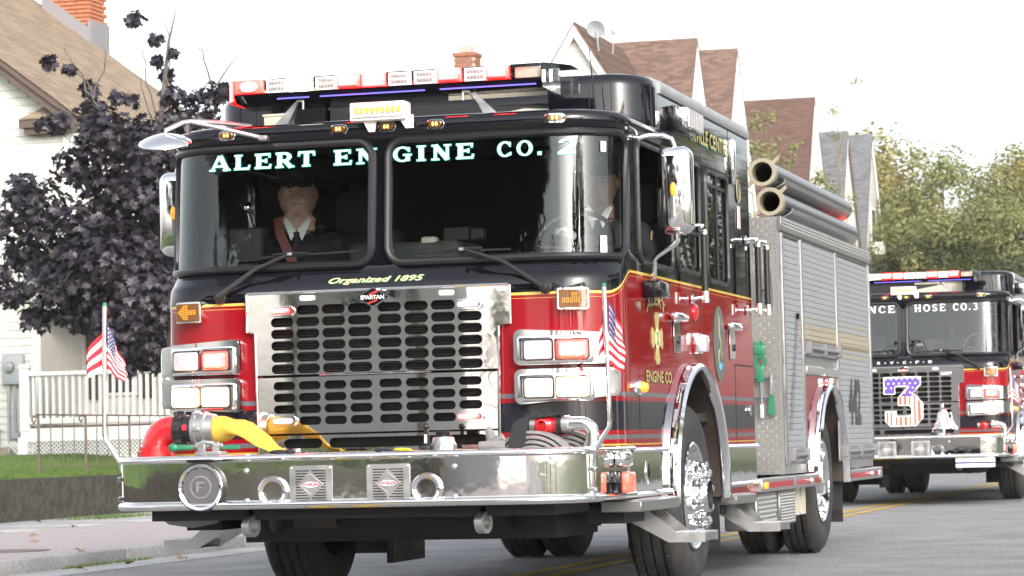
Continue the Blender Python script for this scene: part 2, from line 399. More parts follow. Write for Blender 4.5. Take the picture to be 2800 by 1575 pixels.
# wide flared serif capitals for the windscreens: strokes (x0,y0,x1,y1,width) and arcs (cx,cy,rx,ry,a0,a1,width)
SG = {
 'A': (1.0, [(.10, 0, .46, 1, .11), (.90, 0, .50, 1, .21), (.22, .30, .76, .30, .11), (-.02, .035, .26, .035, .07), (.68, .035, 1.06, .035, .07)], []),
 'L': (.85, [(.22, 0, .22, 1, .22), (.02, .965, .42, .965, .07), (.02, .05, .82, .05, .10), (.79, .02, .84, .27, .07)], []),
 'E': (.86, [(.22, 0, .22, 1, .22), (.02, .95, .82, .95, .10), (.02, .05, .84, .05, .10), (.30, .52, .62, .52, .10), (.62, .40, .62, .64, .06), (.80, .99, .80, .76, .06), (.83, .01, .86, .26, .06)], []),
 'R': (.95, [(.22, 0, .22, 1, .22), (.02, .035, .42, .035, .07), (.02, .95, .5, .95, .10), (.3, .47, .5, .47, .10), (.48, .47, .84, 0, .2), (.70, .035, 1.0, .035, .07)], [(.48, .71, .26, .24, -90, 90, .2)]),
 'T': (.88, [(.44, 0, .44, 1, .22), (.24, .035, .64, .035, .07), (.02, .95, .86, .95, .10), (.05, .99, .03, .72, .07), (.83, .99, .85, .72, .07)], []),
 'N': (1.0, [(.2, 0, .2, 1, .11), (.82, 0, .82, 1, .11), (.2, .98, .82, .02, .21), (.02, .035, .38, .035, .07), (.02, .965, .3, .965, .07), (.66, .965, 1.0, .965, .07)], []),
 'G': (.95, [(.78, .06, .78, .46, .18), (.56, .45, .96, .45, .07), (.83, .93, .83, .68, .07)], [(.50, .5, .38, .46, 40, 322, .17)]),
 'I': (.5, [(.25, 0, .25, 1, .22), (.04, .035, .46, .035, .07), (.04, .965, .46, .965, .07)], []),
 'C': (.95, [(.80, .93, .80, .68, .07), (.84, .10, .84, .26, .05)], [(.50, .5, .38, .46, 42, 318, .18)]),
 'O': (1.0, [], [(.50, .5, .39, .46, 0, 360, .18)]),
 '.': (.4, [(.15, .02, .15, .2, .2)], []),
 '2': (.85, [(.06, .06, .78, .06, .13), (.76, .02, .80, .24, .06), (.14, .08, .66, .52, .17)], [(.43, .70, .27, .25, -40, 170, .16)]),
 'H': (1.05, [(.22, 0, .22, 1, .2), (.82, 0, .82, 1, .2), (.22, .5, .82, .5, .1), (.02, .035, .42, .035, .07), (.02, .965, .42, .965, .07), (.62, .035, 1.02, .035, .07), (.62, .965, 1.02, .965, .07)], []),
 'S': (.8, [(.68, .95, .68, .72, .06), (.12, .05, .12, .28, .06)], [(.40, .73, .24, .22, 30, 265, .15), (.40, .28, .27, .23, -150, 90, .17)]),
 '3': (.8, [], [(.36, .73, .24, .22, -80, 150, .16), (.36, .27, .28, .24, -150, 85, .17)]),
 ' ': (.55, [], [])}
def serif(sink, text, fn, h, wd, gap=.28, grow=0., mi=0):
    """lays the text from x=0 to x=wd"""
    tot = sum(SG[c][0] for c in text)+gap*(len(text)-1); kx = wd/tot; x = 0; e = 0
    for c in text:
        W, st, ar = SG[c]; mb = MB()
        for a in st:
            p, q = Vector((a[0], a[1])), Vector((a[2], a[3])); d = (q-p).normalized(); nn = Vector((-d.y, d.x))*(a[4]/2+grow); d = d*grow
            e += 1; o = (e % 7)*.00012
            mb.face([fn((x+t.x)*kx, t.y*h, o) for t in (p-d-nn, q+d-nn, q+d+nn, p-d+nn)], mi)
        for cx, cy, rx, ry, a0, a1, wv in ar:
            n = max(6, int(abs(a1-a0)/18)); e += 1; o = (e % 7)*.00012
            R = []
            for k in range(n+1):
                t = math.radians(a0+(a1-a0)*k/n); cc, ss = math.cos(t), math.sin(t); ww = (wv*(.55+.45*abs(cc)))/2+grow
                R.append((cx+(rx+ww)*cc, cy+(ry+ww*.8)*ss, cx+(rx-ww)*cc, cy+(ry-ww*.8)*ss))
            for k in range(n):
                A, B = R[k], R[k+1]
                mb.face([fn((x+A[0])*kx, A[1]*h, o), fn((x+B[0])*kx, B[1]*h, o), fn((x+B[2])*kx, B[3]*h, o), fn((x+A[2])*kx, A[3]*h, o)], mi)
        x += W+gap
        if mb.f: sink(mb)
# ------------------------------------------------------------------ cab skin: u runs round the cab (front |u|<.9, corner to 1.4, side Y = |u|-1), z up
PRF = [(.40, 0, .30), (1.655, 0, .30), (1.70, .014, .30), (1.735, .045, .32), (1.77, .072, .34), (2.455, .135, .35), (2.475, .118, .35), (2.9, .118, .35)]
CW = 1.24
def prf(z):
    for a, b in zip(PRF, PRF[1:]):
        if z <= b[0]:
            t = max(0, (z-a[0])/(b[0]-a[0])); return a[1]+(b[1]-a[1])*t, a[2]+(b[2]-a[2])*t
    return PRF[-1][1:]
def CS0(u, z):
    y0, R = prf(z); s = 1 if u >= 0 else -1; a = abs(u); W = CW; yb = y0+.03*((W-R)/W)**2
    if a <= .9:
        x = a/.9*(W-R); y = y0+.03*(x/W)**2
    elif a <= 1.4:
        t = (a-.9)/.5*PI/2; x = W-R+R*math.sin(t); y = yb+R-R*math.cos(t)
    elif a <= 1.5: x = W; y = yb+R+(.5-yb-R)*(a-1.4)/.1
    else: x = W; y = a-1.
    return Vector((s*x, y, z))
def CN(u, z):
    e = .004; du = CS0(u+e, z)-CS0(u-e, z); dz = CS0(u, z+e)-CS0(u, z-e); n = du.cross(dz); n.normalize(); return n   # outward
def CS(u, z, o=0.):
    p = CS0(u, z); return tuple(p+CN(u, z)*o) if o else tuple(p)
def UX(x, z=1.2):   # front X -> u
    return x*.9/(CW-prf(z)[1])
UG = sorted([k*.06 for k in range(-16, 17)]+[s*(.9+k*.05) for s in (-1, 1) for k in range(1, 13)]+[s*(1.5+k*.25) for s in (-1, 1) for k in range(1, 14)])
ZG = [.5, .62, .8, .95, 1.1, 1.25, 1.4, 1.5, 1.58, 1.63, 1.66, 1.68, 1.70, 1.718, 1.735, 1.752, 1.77, 1.79, 1.9, 2.05, 2.2, 2.35, 2.44, 2.458]
def pad(mb, P, fn, h, ins=.12, mi=0, cap=True):
    """raised pad over outline P: fn(u,z,offset)"""
    cu = sum(p[0] for p in P)/len(P); cz = sum(p[1] for p in P)/len(P)
    P = subdiv(P, (.05, .2)); w = max(p[0] for p in P)-min(p[0] for p in P); hh = max(p[1] for p in P)-min(p[1] for p in P)
    def sc(k): return [(cu+(p[0]-cu)*(1-2*k/w), cz+(p[1]-cz)*(1-2*k/hh)) for p in P]
    A, B, C_ = P, sc(ins*.25), sc(ins)
    mb.rings([[fn(*p, 0.) for p in A], [fn(*p, h*.75) for p in A], [fn(*p, h) for p in B], [fn(*p, h) for p in C_]], mi=mi)
    return C_
def arc(cx, cy, r, a0, a1, n=24): return [(cx+r*math.cos(math.radians(a0+(a1-a0)*k/n)), cy+r*math.sin(math.radians(a0+(a1-a0)*k/n))) for k in range(n+1)]
FY, RY, WZ = 2.0, 6.79, .53           # axles
def wheel(P, x, y, side, rear=False, name='wheel'):
    """side +1: outer face towards +X"""
    R = .525; w = .30 if not rear else .27; s = side
    t = MB()
    prof = [(.302, -.02), (.33, .0), (.40, .012), (.455, .010), (.49, -.006), (.512, -.028), (R, -.05), (R, -.085), (R-.014, -.09), (R-.014, -.10), (R, -.105), (R, -.145), (R-.014, -.15), (R-.014, -.16), (R, -.165),
            (R, -.205), (R-.012, -.21), (R-.012, -.22), (R, -.225), (R, -.255), (.50, -.28), (.45, -.30), (.31, -.29)]
    prof = [(r, h*(w/.30)) for r, h in prof]
    t.lathe(prof, (x, y, WZ), (s, 0, 0), 56)
    for k in range(44):                                   # shoulder tread blocks
        a = 2*PI*k/44
        for h0, h1 in ((-.048, -.082), (-.228, -.254)):
            pts = [(R+.006)*1.0, R-.01]
            vs = [(x+s*h*(w/.3), y+rr*math.cos(a+da), WZ+rr*math.sin(a+da)) for h in (h0, h1) for rr in pts for da in (-.05, .05)]
            t.add(vs, [(0, 1, 3, 2), (4, 5, 7, 6), (0, 1, 5, 4), (0, 2, 6, 4), (1, 3, 7, 5)])
    root = t.build('wheel', 'tyre', P)
    r = MB()
    if not rear:
        r.lathe([(.306, -.05), (.306, .006), (.296, .012), (.285, .004), (.277, -.03), (.262, -.062), (.235, -.07), (.225, -.05), (.215, -.02), (.20, .0), (.15, .01), (.115, .01), (.11, .035), (.10, .045), (.095, .045)], (x, y, WZ), (s, 0, 0), 48)
        r.build('rim', 'chrome', root)
        h = MB(); h.lathe([(.10, .0), (.10, .07), (.094, .09), (.085, .095)], (x, y, WZ), (s, 0, 0), 24); h.lathe([(.084, .094), (.08, .06), (.03, .05), (.001, .05)], (x, y, WZ), (s, 0, 0), 20, mi=1)
        h.build('hub', ['chrome', 'dark'], root)
        nr, nx = .168, .0
    else:
        r.lathe([(.306, -.05), (.306, .004), (.296, .01), (.286, .0), (.28, -.05), (.27, -.11), (.24, -.15), (.17, -.16), (.15, -.155), (.11, -.15), (.11, -.02), (.10, .0), (.001, .0)], (x, y, WZ), (s, 0, 0), 48)
        r.build('rim', 'chrome', root); nr, nx = .168, -.155
    for k in range(10):
        a = 2*PI*k/10+.2; p = Vector((x+s*nx, y+nr*math.cos(a), WZ+nr*math.sin(a))); q = MB()
        q.lathe([(.028, 0), (.028, .008), (.02, .012), (.02, .05), (.017, .06), (.026, .062), (.026, .072), (.012, .084), (.001, .086)], p, (s, 0, 0), 8)
        q.build('lug_nut', 'chrome', root)
    return root
def lugs(mb, x0, x1, z0, z1, fn, p=.03, L=.024, wd=.006, h=.0022):
    """raised diamonds of tread plate over a rectangle; fn(a,b,off)"""
    ni, nj = int((x1-x0)/p), int((z1-z0)/p)
    for i in range(ni):
        for j in range(nj):
            c = (x0+(i+.5)*p, z0+(j+.5)*p); t = .6 if (i+j) % 2 else -.6+PI/2+.4
            d = Vector((math.cos(t), math.sin(t)))*L/2; n = Vector((-d.y, d.x)).normalized()*wd/2; c = Vector(c)
            a = [c-d, c-n, c+d, c+n]
            mb.add([fn(q.x, q.y, 0) for q in a]+[fn(*(c-d*.5), h), fn(*(c+d*.5), h)], [(0, 1, 4), (1, 2, 5, 4), (2, 3, 5), (3, 0, 4, 5)])
    return mb

def build_truck(loc, label):
    P = thing('fire_engine', label, 'fire engine', loc, 'fire engines driving in the parade')
    def part(name, mb, mats, parent=None, sharp=38, **pr): return mb.build(name, mats, parent or P, sharp, **pr)
    # ---------------- cab shell with openings
    WSR = rrect(.045, 1.335, 1.795, 2.44, .085, 6); WSL = [(-u, z) for u, z in WSR][::-1]
    archc = [(1+FY+.715*math.cos(math.radians(a)), WZ+.715*math.sin(math.radians(a))) for a in range(0, 181, 6)]
    arch = [(1+FY+.715, .30)]+archc+[(1+FY-.715, .30)]
    def mir(Q): return [(-u, z) for u, z in Q][::-1]
    def yz(y0, y1, z0, z1, r=.05): return rrect(1+y0, 1+y1, z0, z1, r, 5)
    fw_, mw_, rw_ = yz(.66, 1.50, 1.79, 2.425, .07), yz(1.62, 2.27, 1.80, 2.435, .07), yz(2.46, 3.12, 1.78, 2.43, .07)
    # doors as outlines cut out of the shell
    fd = [(1+.58, .50), (1+.58, 2.45), (1+1.57, 2.45), (1+1.57, 1.14)]+[q for q in archc[::-1] if False]
    fdoor = [(1.58, .56), (1.58, 2.448), (2.575, 2.448), (2.575, 1.20)]+[(1+FY+.76*math.cos(math.radians(a)), WZ+.76*math.sin(math.radians(a))) for a in range(126, 178, 6)]+[(1+FY-.76, .56)]
    rdoor = [(3.375, 1.32)]+[(3.375, 2.448), (4.235, 2.448), (4.235, .50), (1+FY+.76, .50)]+[(1+FY+.76*math.cos(math.radians(a)), WZ+.76*math.sin(math.radians(a))) for a in range(2, 58, 6)]
    sh = MB(); holes = [WSL, WSR, [(UX(-.63), .84), (UX(.63), .84), (UX(.63), 1.45), (UX(.69), 1.47), (UX(.69), 1.645), (UX(-.68), 1.645), (UX(-.68), 1.47), (UX(-.63), 1.45)]]
    for f in (lambda q: q, mir): holes += [f(arch), f(fdoor), f(rdoor), f(mw_)]
    sheet(sh, [(-4.87, .48), (-1.5, .48), (-1.5, .82), (1.5, .82), (1.5, .48), (4.87, .48), (4.87, 2.46), (-4.87, 2.46)], holes, lambda u, z: CS(u, z), UG, ZG, (.06, .09))
    sh.box(-1.238, 1.238, 3.86, 3.87, .48, 2.8)
    shell = part('cab', sh, 'paint', sharp=50)
    gl = lambda Q, o=-.006: sheet(MB(), Q, [], lambda u, z: CS(u, z, o), UG, ZG, (.06, .1))
    for Q, s in ((WSL, -1), (WSR, 1)):
        wsc = part('windscreen', gl(Q, -.004), 'glass', sharp=60)
        t = MB(); t.tube([CS(u, z, .006) for u, z in subdiv(Q, (.06, .2))], .020, 8, closed=True); t.build('seal', 'seal', wsc)
    for f in (lambda q: q, mir):
        for Q, win, nm in ((fdoor, fw_, 'front_door'), (rdoor, rw_, 'rear_door')):
            cu = sum(p[0] for p in Q)/len(Q); cz = sum(p[1] for p in Q)/len(Q); sc = [(p[0]+(.004 if p[0] < cu else -.004), p[1]+(.004 if p[1] < cz else -.003)) for p in Q]
            d = MB(); sheet(d, f(sc), [f(win)], lambda u, z: CS(u, z, .002), [s*(1.5+k*.2) for s in (-1, 1) for k in range(18)], ZG, (.1, .1), thick=lambda u, z: CS(u, z, -.03))
            dr = part(nm, d, 'paint', sharp=50)
            if not (nm == 'front_door' and f is not mir):   # the near front window is wound down
                g = gl(f(win), -.008); g.build('window_pane', 'sglass', dr)
            t = MB(); t.tube([CS(u, z, .003) for u, z in subdiv(f(win), (.1, .2))], .014, 6, closed=True); t.build('window_seal', 'rub', dr)
            if nm == 'rear_door':
                t = MB(); s = 1 if f is not mir else -1; t.box(s*1.236, s*1.243, 2.80, 2.835, 1.79, 2.42); t.box(s*1.236, s*1.243, 2.475, 3.1, 2.34, 2.36); t.build('window_divider', 'rub', dr)
        mp = part('window_pane', gl(f(mw_), -.008), 'sglass')
        t = MB(); t.tube([CS(u, z, .003) for u, z in subdiv(f(mw_), (.1, .2))], .014, 6, closed=True)
        s = 1 if f is not mir else -1; t.box(s*1.236, s*1.243, 1.63, 2.26, 2.02, 2.04); t.build('seal', 'rub', mp)
    # ---------------- front roof cap and raised rear roof
    rp = [(2.46, 0), (2.475, -.012), (2.50, -.018), (2.525, -.015), (2.543, .0), (2.555, .03), (2.563, .075), (2.57, .16), (2.575, .45)]
    us = [u for u in UG if abs(u) <= 2.26]
    rc = MB(); rc.rings([[CS(u, 2.5, -i)[:2]+(z,) for u in us] for z, i in rp], closed=False)
    rc.add([CS(u, 2.5, -.45)[:2]+(2.575,) for u in us], [tuple(range(len(us)))])
    part('roof_cap', rc, 'black', sharp=60)
    rr_ = MB()
    pl = [(-1.24, 3.87), (-1.24, 1.28)]+arc(-1.0, 1.16, .24, 180, 255, 8)+[(-.76, .93), (-.755, 1.55), (.60, 1.55), (.70, .93)]+arc(1.0, 1.16, .24, 285, 360, 8)+[(1.24, 1.28), (1.24, 3.87)]
    def off(k): return [(x*(1-k/1.24), y+(k if y < 3 else -k)) for x, y in pl]
    rr_.rings([[(x, y, z) for x, y in off(k)] for z, k in ((2.455, 0), (2.765, 0), (2.80, .008), (2.825, .03), (2.835, .07))], cap1=True)
    part('raised_roof', rr_, 'black', sharp=50)
    t = MB(); t.sweep([(1.243, 1.25, 2.775), (1.243, 3.89, 2.775)], [(-.006, -.03), (.008, -.03), (.012, 0), (.0, .04), (-.03, .052), (-.04, .04)], (0, 0, 1)); part('roof_rail', t, 'alu')
    t = MB()
    for y in (2.37, 3.22): t.box(1.2401, 1.2415, y-.004, y+.004, 2.46, 2.75)
    t.box(1.2401, 1.2425, 1.25, 3.86, 2.452, 2.462)
    for x in (-1.08, -.98, .93, 1.05): t.box(x-.002, x+.002, .925, .931, 2.58, 2.80)
    part('roof_seam', t, 'rub', kind='stuff')
    t = MB(); t.prism([(-.74, 2.56), (.58, 2.56), (.58, 2.74), (-.74, 2.80)], 1.50, 1.53, 'Y'); part('roof_recess_panel', t, 'dark')
    t = MB(); t.prism([(-.02, 2.575), (.58, 2.575), (.58, 2.72), (.42, 2.73), (-.02, 2.66)], 1.47, 1.485, 'Y'); part('roof_recess_board', t, 'cream')
    # ---------------- light bar
    lb = MB(); lb.prism([(.22, 2.725), (.25, 2.69), (.50, 2.675), (.60, 2.70), (.60, 2.735), (.22, 2.735)], -.84, .85, 'X')
    bar = part('light_bar', lb, 'black')
    t = MB(); t.box(-.6, -.42, .222, .226, 2.698, 2.706); t.box(-.36, .22, .222, .226, 2.698, 2.706); t.box(.30, .82, .222, .226, 2.698, 2.706); t.build('blue_strip', 'bluelit', bar)
    edges = [-.845, -.68, -.54, -.405, -.27, -.135, 0.0, .14, .28, .415, .545, .675, .85]
    kinds = ['redL', 'clear', 'hot', 'clearw', 'red', 'hotw', 'clear', 'clearw', 'red2', 'clearw', 'red2', 'pale']
    for a, b, k in zip(edges, edges[1:], kinds):
        lens = MB(); lens.rbox(a+.003, b-.003, .225, .595, 2.737, 2.812, .008, 2)
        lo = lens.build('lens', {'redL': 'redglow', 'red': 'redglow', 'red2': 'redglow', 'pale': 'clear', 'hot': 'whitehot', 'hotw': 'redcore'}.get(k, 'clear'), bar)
        c = MB()
        if k in ('clear', 'clearw'):
            for r_ in range(2):
                for q in range(5): c.rbox(a+.03+q*.018, a+.042+q*.018, .235, .26, 2.748+r_*.03, 2.768+r_*.03, .002, 1)
            c.rbox(a+.008, b-.008, .262, .30, 2.74, 2.81, .003, 1, mi=1); c.build('led_module', ['ledgrey', 'ledback'], lo)
        elif k == 'redL':
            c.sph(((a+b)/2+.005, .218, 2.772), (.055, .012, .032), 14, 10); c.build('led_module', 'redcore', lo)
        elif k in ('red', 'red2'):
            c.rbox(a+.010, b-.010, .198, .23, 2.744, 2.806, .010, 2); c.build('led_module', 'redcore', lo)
        elif k == 'pale':
            c.rbox(a+.02, b-.01, .27, .29, 2.742, 2.80, .004, 1); c.build('led_module', 'cream', lo)
    t = MB(); t.box(-.84, .849, .597, .602, 2.736, 2.811); t.box(.849, .8525, .226, .602, 2.736, 2.811); t.build('light_block_plate', 'black', bar)  # plates added to keep red lens light off the roof and end cap
    t = MB(); t.prism([(-.845, .225), (-.885, .27), (-.905, .36), (-.89, .60), (-.845, .60)], 2.70, 2.812, 'Z'); t.build('end_cap', 'redglow', bar)
    t = MB(); t.prism([(.853, .225), (.90, .28), (.965, .40), (.96, .60), (.853, .60)], 2.685, 2.812, 'Z'); t.rbox(.86, .92, .33, .36, 2.72, 2.79, .004, 1, mi=1); t.build('end_cap', ['clear', 'chrome'], bar)
    for x, s in ((-.46, -1), (.42, 1)):
        t = MB(); t.tube([(x-.0*s, .24, 2.685), (x+.03*s, .24, 2.685), (x+.07*s, .30, 2.625), (x+.13*s, .36, 2.57)], .008, 6); t.prism([(x+.04*s, 2.68), (x+.055*s, 2.685), (x+.17*s, 2.57), (x+.10*s, 2.57)], .27, .29, 'Y'); t.cyl((x, .24, 2.64), (x, .24, 2.685), .006); t.build('mounting_bracket', 'alu', bar)
    t = MB(); t.rbox(-.705, -.575, .30, .42, 2.555, 2.625, .006); t.rbox(-.712, -.568, .293, .427, 2.618, 2.632, .004); part('roof_junction_box', t, 'cream')
    t = MB(); t.tube([(-.60, .36, 2.63), (-.60, .37, 2.66), (-.56, .38, 2.70)], .016, 8); t.tube([(-.57, .36, 2.63), (-.565, .38, 2.70)], .013, 8); part('roof_cable', t, 'rub')
    t = MB(); t.tube([(1.04, .62, 2.56), (1.035, .60, 2.66), (1.02, .58, 2.915)], [.006, .005, .003], 6); t.cyl((1.04, .62, 2.55), (1.04, .62, 2.585), .015); part('whip_antenna', t, 'rub')
    # flood light over the centre pillar
    t = MB(); t.rbox(-.13, .17, .02, .13, 2.535, 2.63, .008, 2)
    fl = part('flood_light', t, 'white')
    t = MB(); t.rbox(-.118, .158, .012, .024, 2.548, 2.618, .004, 1); t.build('lens', 'dimlens', fl)
    for k in range(9):
        t = MB(); x = -.095+k*.0285; t.box(x, x+.014, .006, .013, 2.572, 2.60); t.build('led', 'yellow', fl)
    t = MB(); t.prism([(-.07, 2.535), (.0, 2.535), (-.01, 2.48), (-.04, 2.48)], .06, .075, 'Y'); t.prism([(.13, 2.535), (.20, 2.56), (.20, 2.49), (.16, 2.49)], .06, .075, 'Y'); t.build('mounting_bracket', 'white', fl)
    # five amber roof markers
    for x in (-.842, -.214, .048, .31, .935):
        u = UX(x, 2.5); t = MB(); pad(t, slot(u, 2.505, .098, .052, 6), lambda a, b, o: CS(a, b, o+.016), .014, .012); mk = part('marker_light', t, 'chrome')
        t = MB(); c = pad(t, slot(u, 2.506, .070, .032, 6), lambda a, b, o: CS(a, b, o+.016), .022, .01); t.face([CS(a, b, .038) for a, b in c]); t.build('lens', 'amber', mk)
        for dx in (-.009, .009):
            t = MB(); t.sph(CS(u+dx, 2.506, .039), (.006, .004, .010), 8, 6); t.build('led', 'amberon', mk)
    # ---------------- grille
    gx = lambda x, z, o=0: (x, -.045-o+.02*(x/.65)**2, z)
    cols = [-.503, -.361, -.219, -.077, .083, .226, .368, .508]
    up = [(-.70, 1.655), (-.70, 1.462), (-.655, 1.452), (-.648, 1.232), (.648, 1.232), (.655, 1.452), (.715, 1.46), (.715, 1.655)]
    hs_ = []
    for r in range(6):
        for i, x in enumerate(cols):
            if r == 5 and i in (0, 7): continue
            hs_.append(slot(x, 1.262+.0605*r, .126, .049))
    g = MB(); sheet(g, up, hs_, gx, None, None, (.1, .1), thick=lambda x, z: gx(x, z, -.02))
    grille = part('grille', g, 'stain', sharp=30)
    lo_ = [(-.645, 1.218), (-.64, .928), (.64, .928), (.645, 1.218)]; h2 = []
    for r in range(4):
        for i, x in enumerate(cols):
            if r == 0 and i in (0, 7): continue
            h2.append(slot(x*.99, .993+.0605*r, .12, .044))
    g = MB(); sheet(g, lo_, h2, gx, None, None, (.1, .1), thick=lambda x, z: gx(x, z, -.02)); g.build('lower_grille_panel', 'stain', grille, sharp=30)
    g = MB(); sheet(g, [(-.64, .918), (-.64, .832), (.64, .832), (.64, .918)], [slot(-.40, .876, .21, .05), slot(.165, .876, .84, .052)], gx, None, None, (.1, .1), thick=lambda x, z: gx(x, z, -.02)); g.build('intake_plate', 'stain', grille)
    g = MB(); g.box(-.70, .72, .06, .07, .80, 1.69); g.build('radiator_core', 'ventdark', grille)
    g = MB()
    for k in range(52): g.box(-.66, .68, .02, .045, .845+k*.0155, .849+k*.0155)
    g.build('radiator_fins', 'dark', grille, kind='stuff')
    t = MB(); t.tube([gx(-.70+k*.047, 1.657, .004) for k in range(31)], .007, 6); t.tube([gx(.718, 1.655, .0), gx(.718, 1.458, .0), gx(.657, 1.45, .0), gx(.65, .835, .0)], .006, 6); t.tube([gx(-.703, 1.655, .0), gx(-.703, 1.458, .0), gx(-.657, 1.45, .0), gx(-.648, .835, .0)], .006, 6); t.build('grille_trim', 'chrome', grille)
    t = MB(); t.tube([gx(-.3+k*.05, 1.226, .004) for k in range(13)], .0045, 6); t.build('hinge', 'chrome', grille)
    def slotlight(x, z, lit):
        t = MB(); pad(t, slot(x, z, .145, .054, 6), lambda a, b, o: gx(a, b, o), .02, .01); o = t.build('warning_light', 'chrome', grille)
        t = MB(); c = pad(t, slot(x-.004, z, .112, .030, 6), lambda a, b, q: gx(a, b, q+.014), .014, .008); t.face([gx(a, b, .028) for a, b in c]); t.build('lens', lit, o)
        if lit == 'redglow':
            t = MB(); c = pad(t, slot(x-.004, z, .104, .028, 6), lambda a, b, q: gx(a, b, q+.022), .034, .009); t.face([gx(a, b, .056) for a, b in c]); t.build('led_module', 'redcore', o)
    slotlight(-.503, 1.562, 'redglow'); slotlight(.508, 1.562, 'dimlens'); slotlight(-.498, .993, 'dimlens'); slotlight(.503, .993, 'redglow')
    for x in (-.36, .39):
        t = MB(); t.prism(rrect(x-.035, x+.035, 1.612, 1.638, .008), -.06, -.04, 'Y'); t.build('courtesy_light', 'white', grille)
    # diamond maker's badge
    t = MB(); t.prism([(-.088, 1.615), (.004, 1.562), (.096, 1.615), (.004, 1.668)], -.064, -.052, 'Y'); bd = t.build('badge', 'chrome', grille)
    t = MB(); t.prism([(-.078, 1.615), (.004, 1.569), (.086, 1.615), (.004, 1.661)], -.067, -.062, 'Y'); t.build('badge_face', 'black', bd)
    t = MB()
    for q in ([(-.018, 1.632), (.026, 1.650), (.032, 1.641), (-.004, 1.627)], [(-.018, 1.632), (-.012, 1.625), (.030, 1.603), (.024, 1.612)], [(.030, 1.603), (.024, 1.595), (-.022, 1.580), (-.026, 1.588)]): t.prism(q, -.0695, -.066, 'Y')
    t.build('badge_emblem', mat_red_badge, bd)
    txt('SPARTAN', .021, lambda x, y: (-.062+x, -.0705, 1.6045+y), 'white', 'lettering', bd, width=.128, bold=.03)
    # ---------------- headlight pods
    for s in (-1, 1):
        f = (lambda q: q) if s > 0 else mir
        fn = lambda u, z, o: CS(u, z, o+.002)
        pod = None
        for z0, z1, top in ((1.238, 1.43, True), (1.04, 1.228, False)):
            Q = rrect(.70, 1.24, z0, z1, .035, 4)
            if top: Q = [(u, z-(.035*((u-.7)/.54)**2 if z > 1.3 else 0)) for u, z in Q]
            else: Q = [(u, z+(.045*max(0, (u-.9)/.34)**2 if z < 1.1 else 0)) for u, z in Q]
            t = MB(); C_ = pad(t, f(Q), fn, .055, .022)
            sheet(t, C_, [], lambda u, z: fn(u, z, .055), [f([(.05*k, 0)])[0][0] for k in range(14, 26)], None, (.05, .06))
            o = part('headlight_pod', t, 'chrome') if pod is None else t.build('lower_pod', 'chrome', pod)
            pod = pod or o
            zc = 1.318 if top else 1.128
            t = MB(); sheet(t, f(rrect(.725, 1.085, zc-.072, zc+.072, .02)), [], lambda u, z: fn(u, z, .058), None, None, (.06, .08)); C2 = pad(t, f(rrect(.725, 1.085, zc-.072, zc+.072, .02)), lambda u, z, q: fn(u, z, q+.056), .012, .018)
            t.build('bezel', 'chrome', o)
            for i, u0 in enumerate((.828, .988)):
                px = (1 if s > 0 else -1)*u0; right = (px > 0) == (i == 1)
                t = MB(); Q2 = rrect(px-.076, px+.076, zc-.055, zc+.055, .014); pad(t, Q2, lambda u, z, q: fn(u, z, q+.06), .012, .008); sheet(t, Q2, [], lambda u, z: fn(u, z, .0605), None, None, (.06, .08))
                lf = t.build('headlight', 'rub', o)
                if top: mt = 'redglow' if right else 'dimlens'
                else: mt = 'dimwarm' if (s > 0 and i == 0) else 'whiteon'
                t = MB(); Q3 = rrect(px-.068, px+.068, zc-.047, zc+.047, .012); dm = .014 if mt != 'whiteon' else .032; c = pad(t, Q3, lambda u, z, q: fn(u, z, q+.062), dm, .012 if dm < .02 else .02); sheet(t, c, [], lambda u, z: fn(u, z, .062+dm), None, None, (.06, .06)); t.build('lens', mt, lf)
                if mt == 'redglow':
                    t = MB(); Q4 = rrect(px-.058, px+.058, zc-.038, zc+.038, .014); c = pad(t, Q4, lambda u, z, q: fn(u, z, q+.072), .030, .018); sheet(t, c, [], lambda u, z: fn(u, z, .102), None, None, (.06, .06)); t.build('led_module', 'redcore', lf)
        # amber arrow signal
        x = -1.035 if s < 0 else 1.055
        u = s*(.985 if s < 0 else 1.0); t = MB(); Q = rrect(u-.078, u+.078, 1.515, 1.632, .012); C_ = pad(t, Q, lambda a, b, o: CS(a, b, o), .05, .014); sheet(t, C_, [], lambda a, b: CS(a, b, .046), None, None, (.05, .06))
        sg = part('turn_signal', t, 'chrome')
        t = MB(); Q = rrect(u-.066, u+.066, 1.527, 1.62, .006); C_ = pad(t, Q, lambda a, b, o: CS(a, b, o+.046), .012, .006); sheet(t, C_, [], lambda a, b: CS(a, b, .058), None, None, (.05, .05)); t.build('lens', 'amber', sg)
        t = MB()
        for i in range(12):
            for j in range(9):
                du, dz = i-5.5, j-4
                if s < 0: on = abs(dz) <= 1 and du > -3 or (-6 < du <= -1 and abs(dz) <= (du+6)*.9) or (abs(du+.5) < 1.1 and abs(dz) <= 4)
                else: on = (j in (2, 3, 4) and i < 9) or (i in (5, 6, 7) and j > 1 and j < 8)
                if on: t.sph(CS(u+du*.0088, 1.5735+dz*.0088, .060), .0031, 6, 4)
        t.build('led_arrow', 'amberled', sg, kind='stuff')
    # side spot marker by the door, red marker, square scene light
    t = MB(); t.lathe([(.04, 0), (.04, .012), (.034, .03), (.028, .034)], (1.24, .50, 1.125), (1, 0, 0), 16); o = part('side_marker', t, 'chrome')
    t = MB(); t.lathe([(.028, .03), (.028, .05), (.02, .066), (.001, .072)], (1.24, .50, 1.125), (1, 0, 0), 14); t.build('lens', 'amberled', o)
    t = MB(); t.sph((1.242, 2.06, 1.575), (.025, .055, .052), 12, 10); part('side_marker', t, 'redlens')
    t = MB(); t.rbox(1.238, 1.275, 1.99, 2.13, 1.335, 1.455, .01, 2); o = part('scene_light', t, 'chrome')
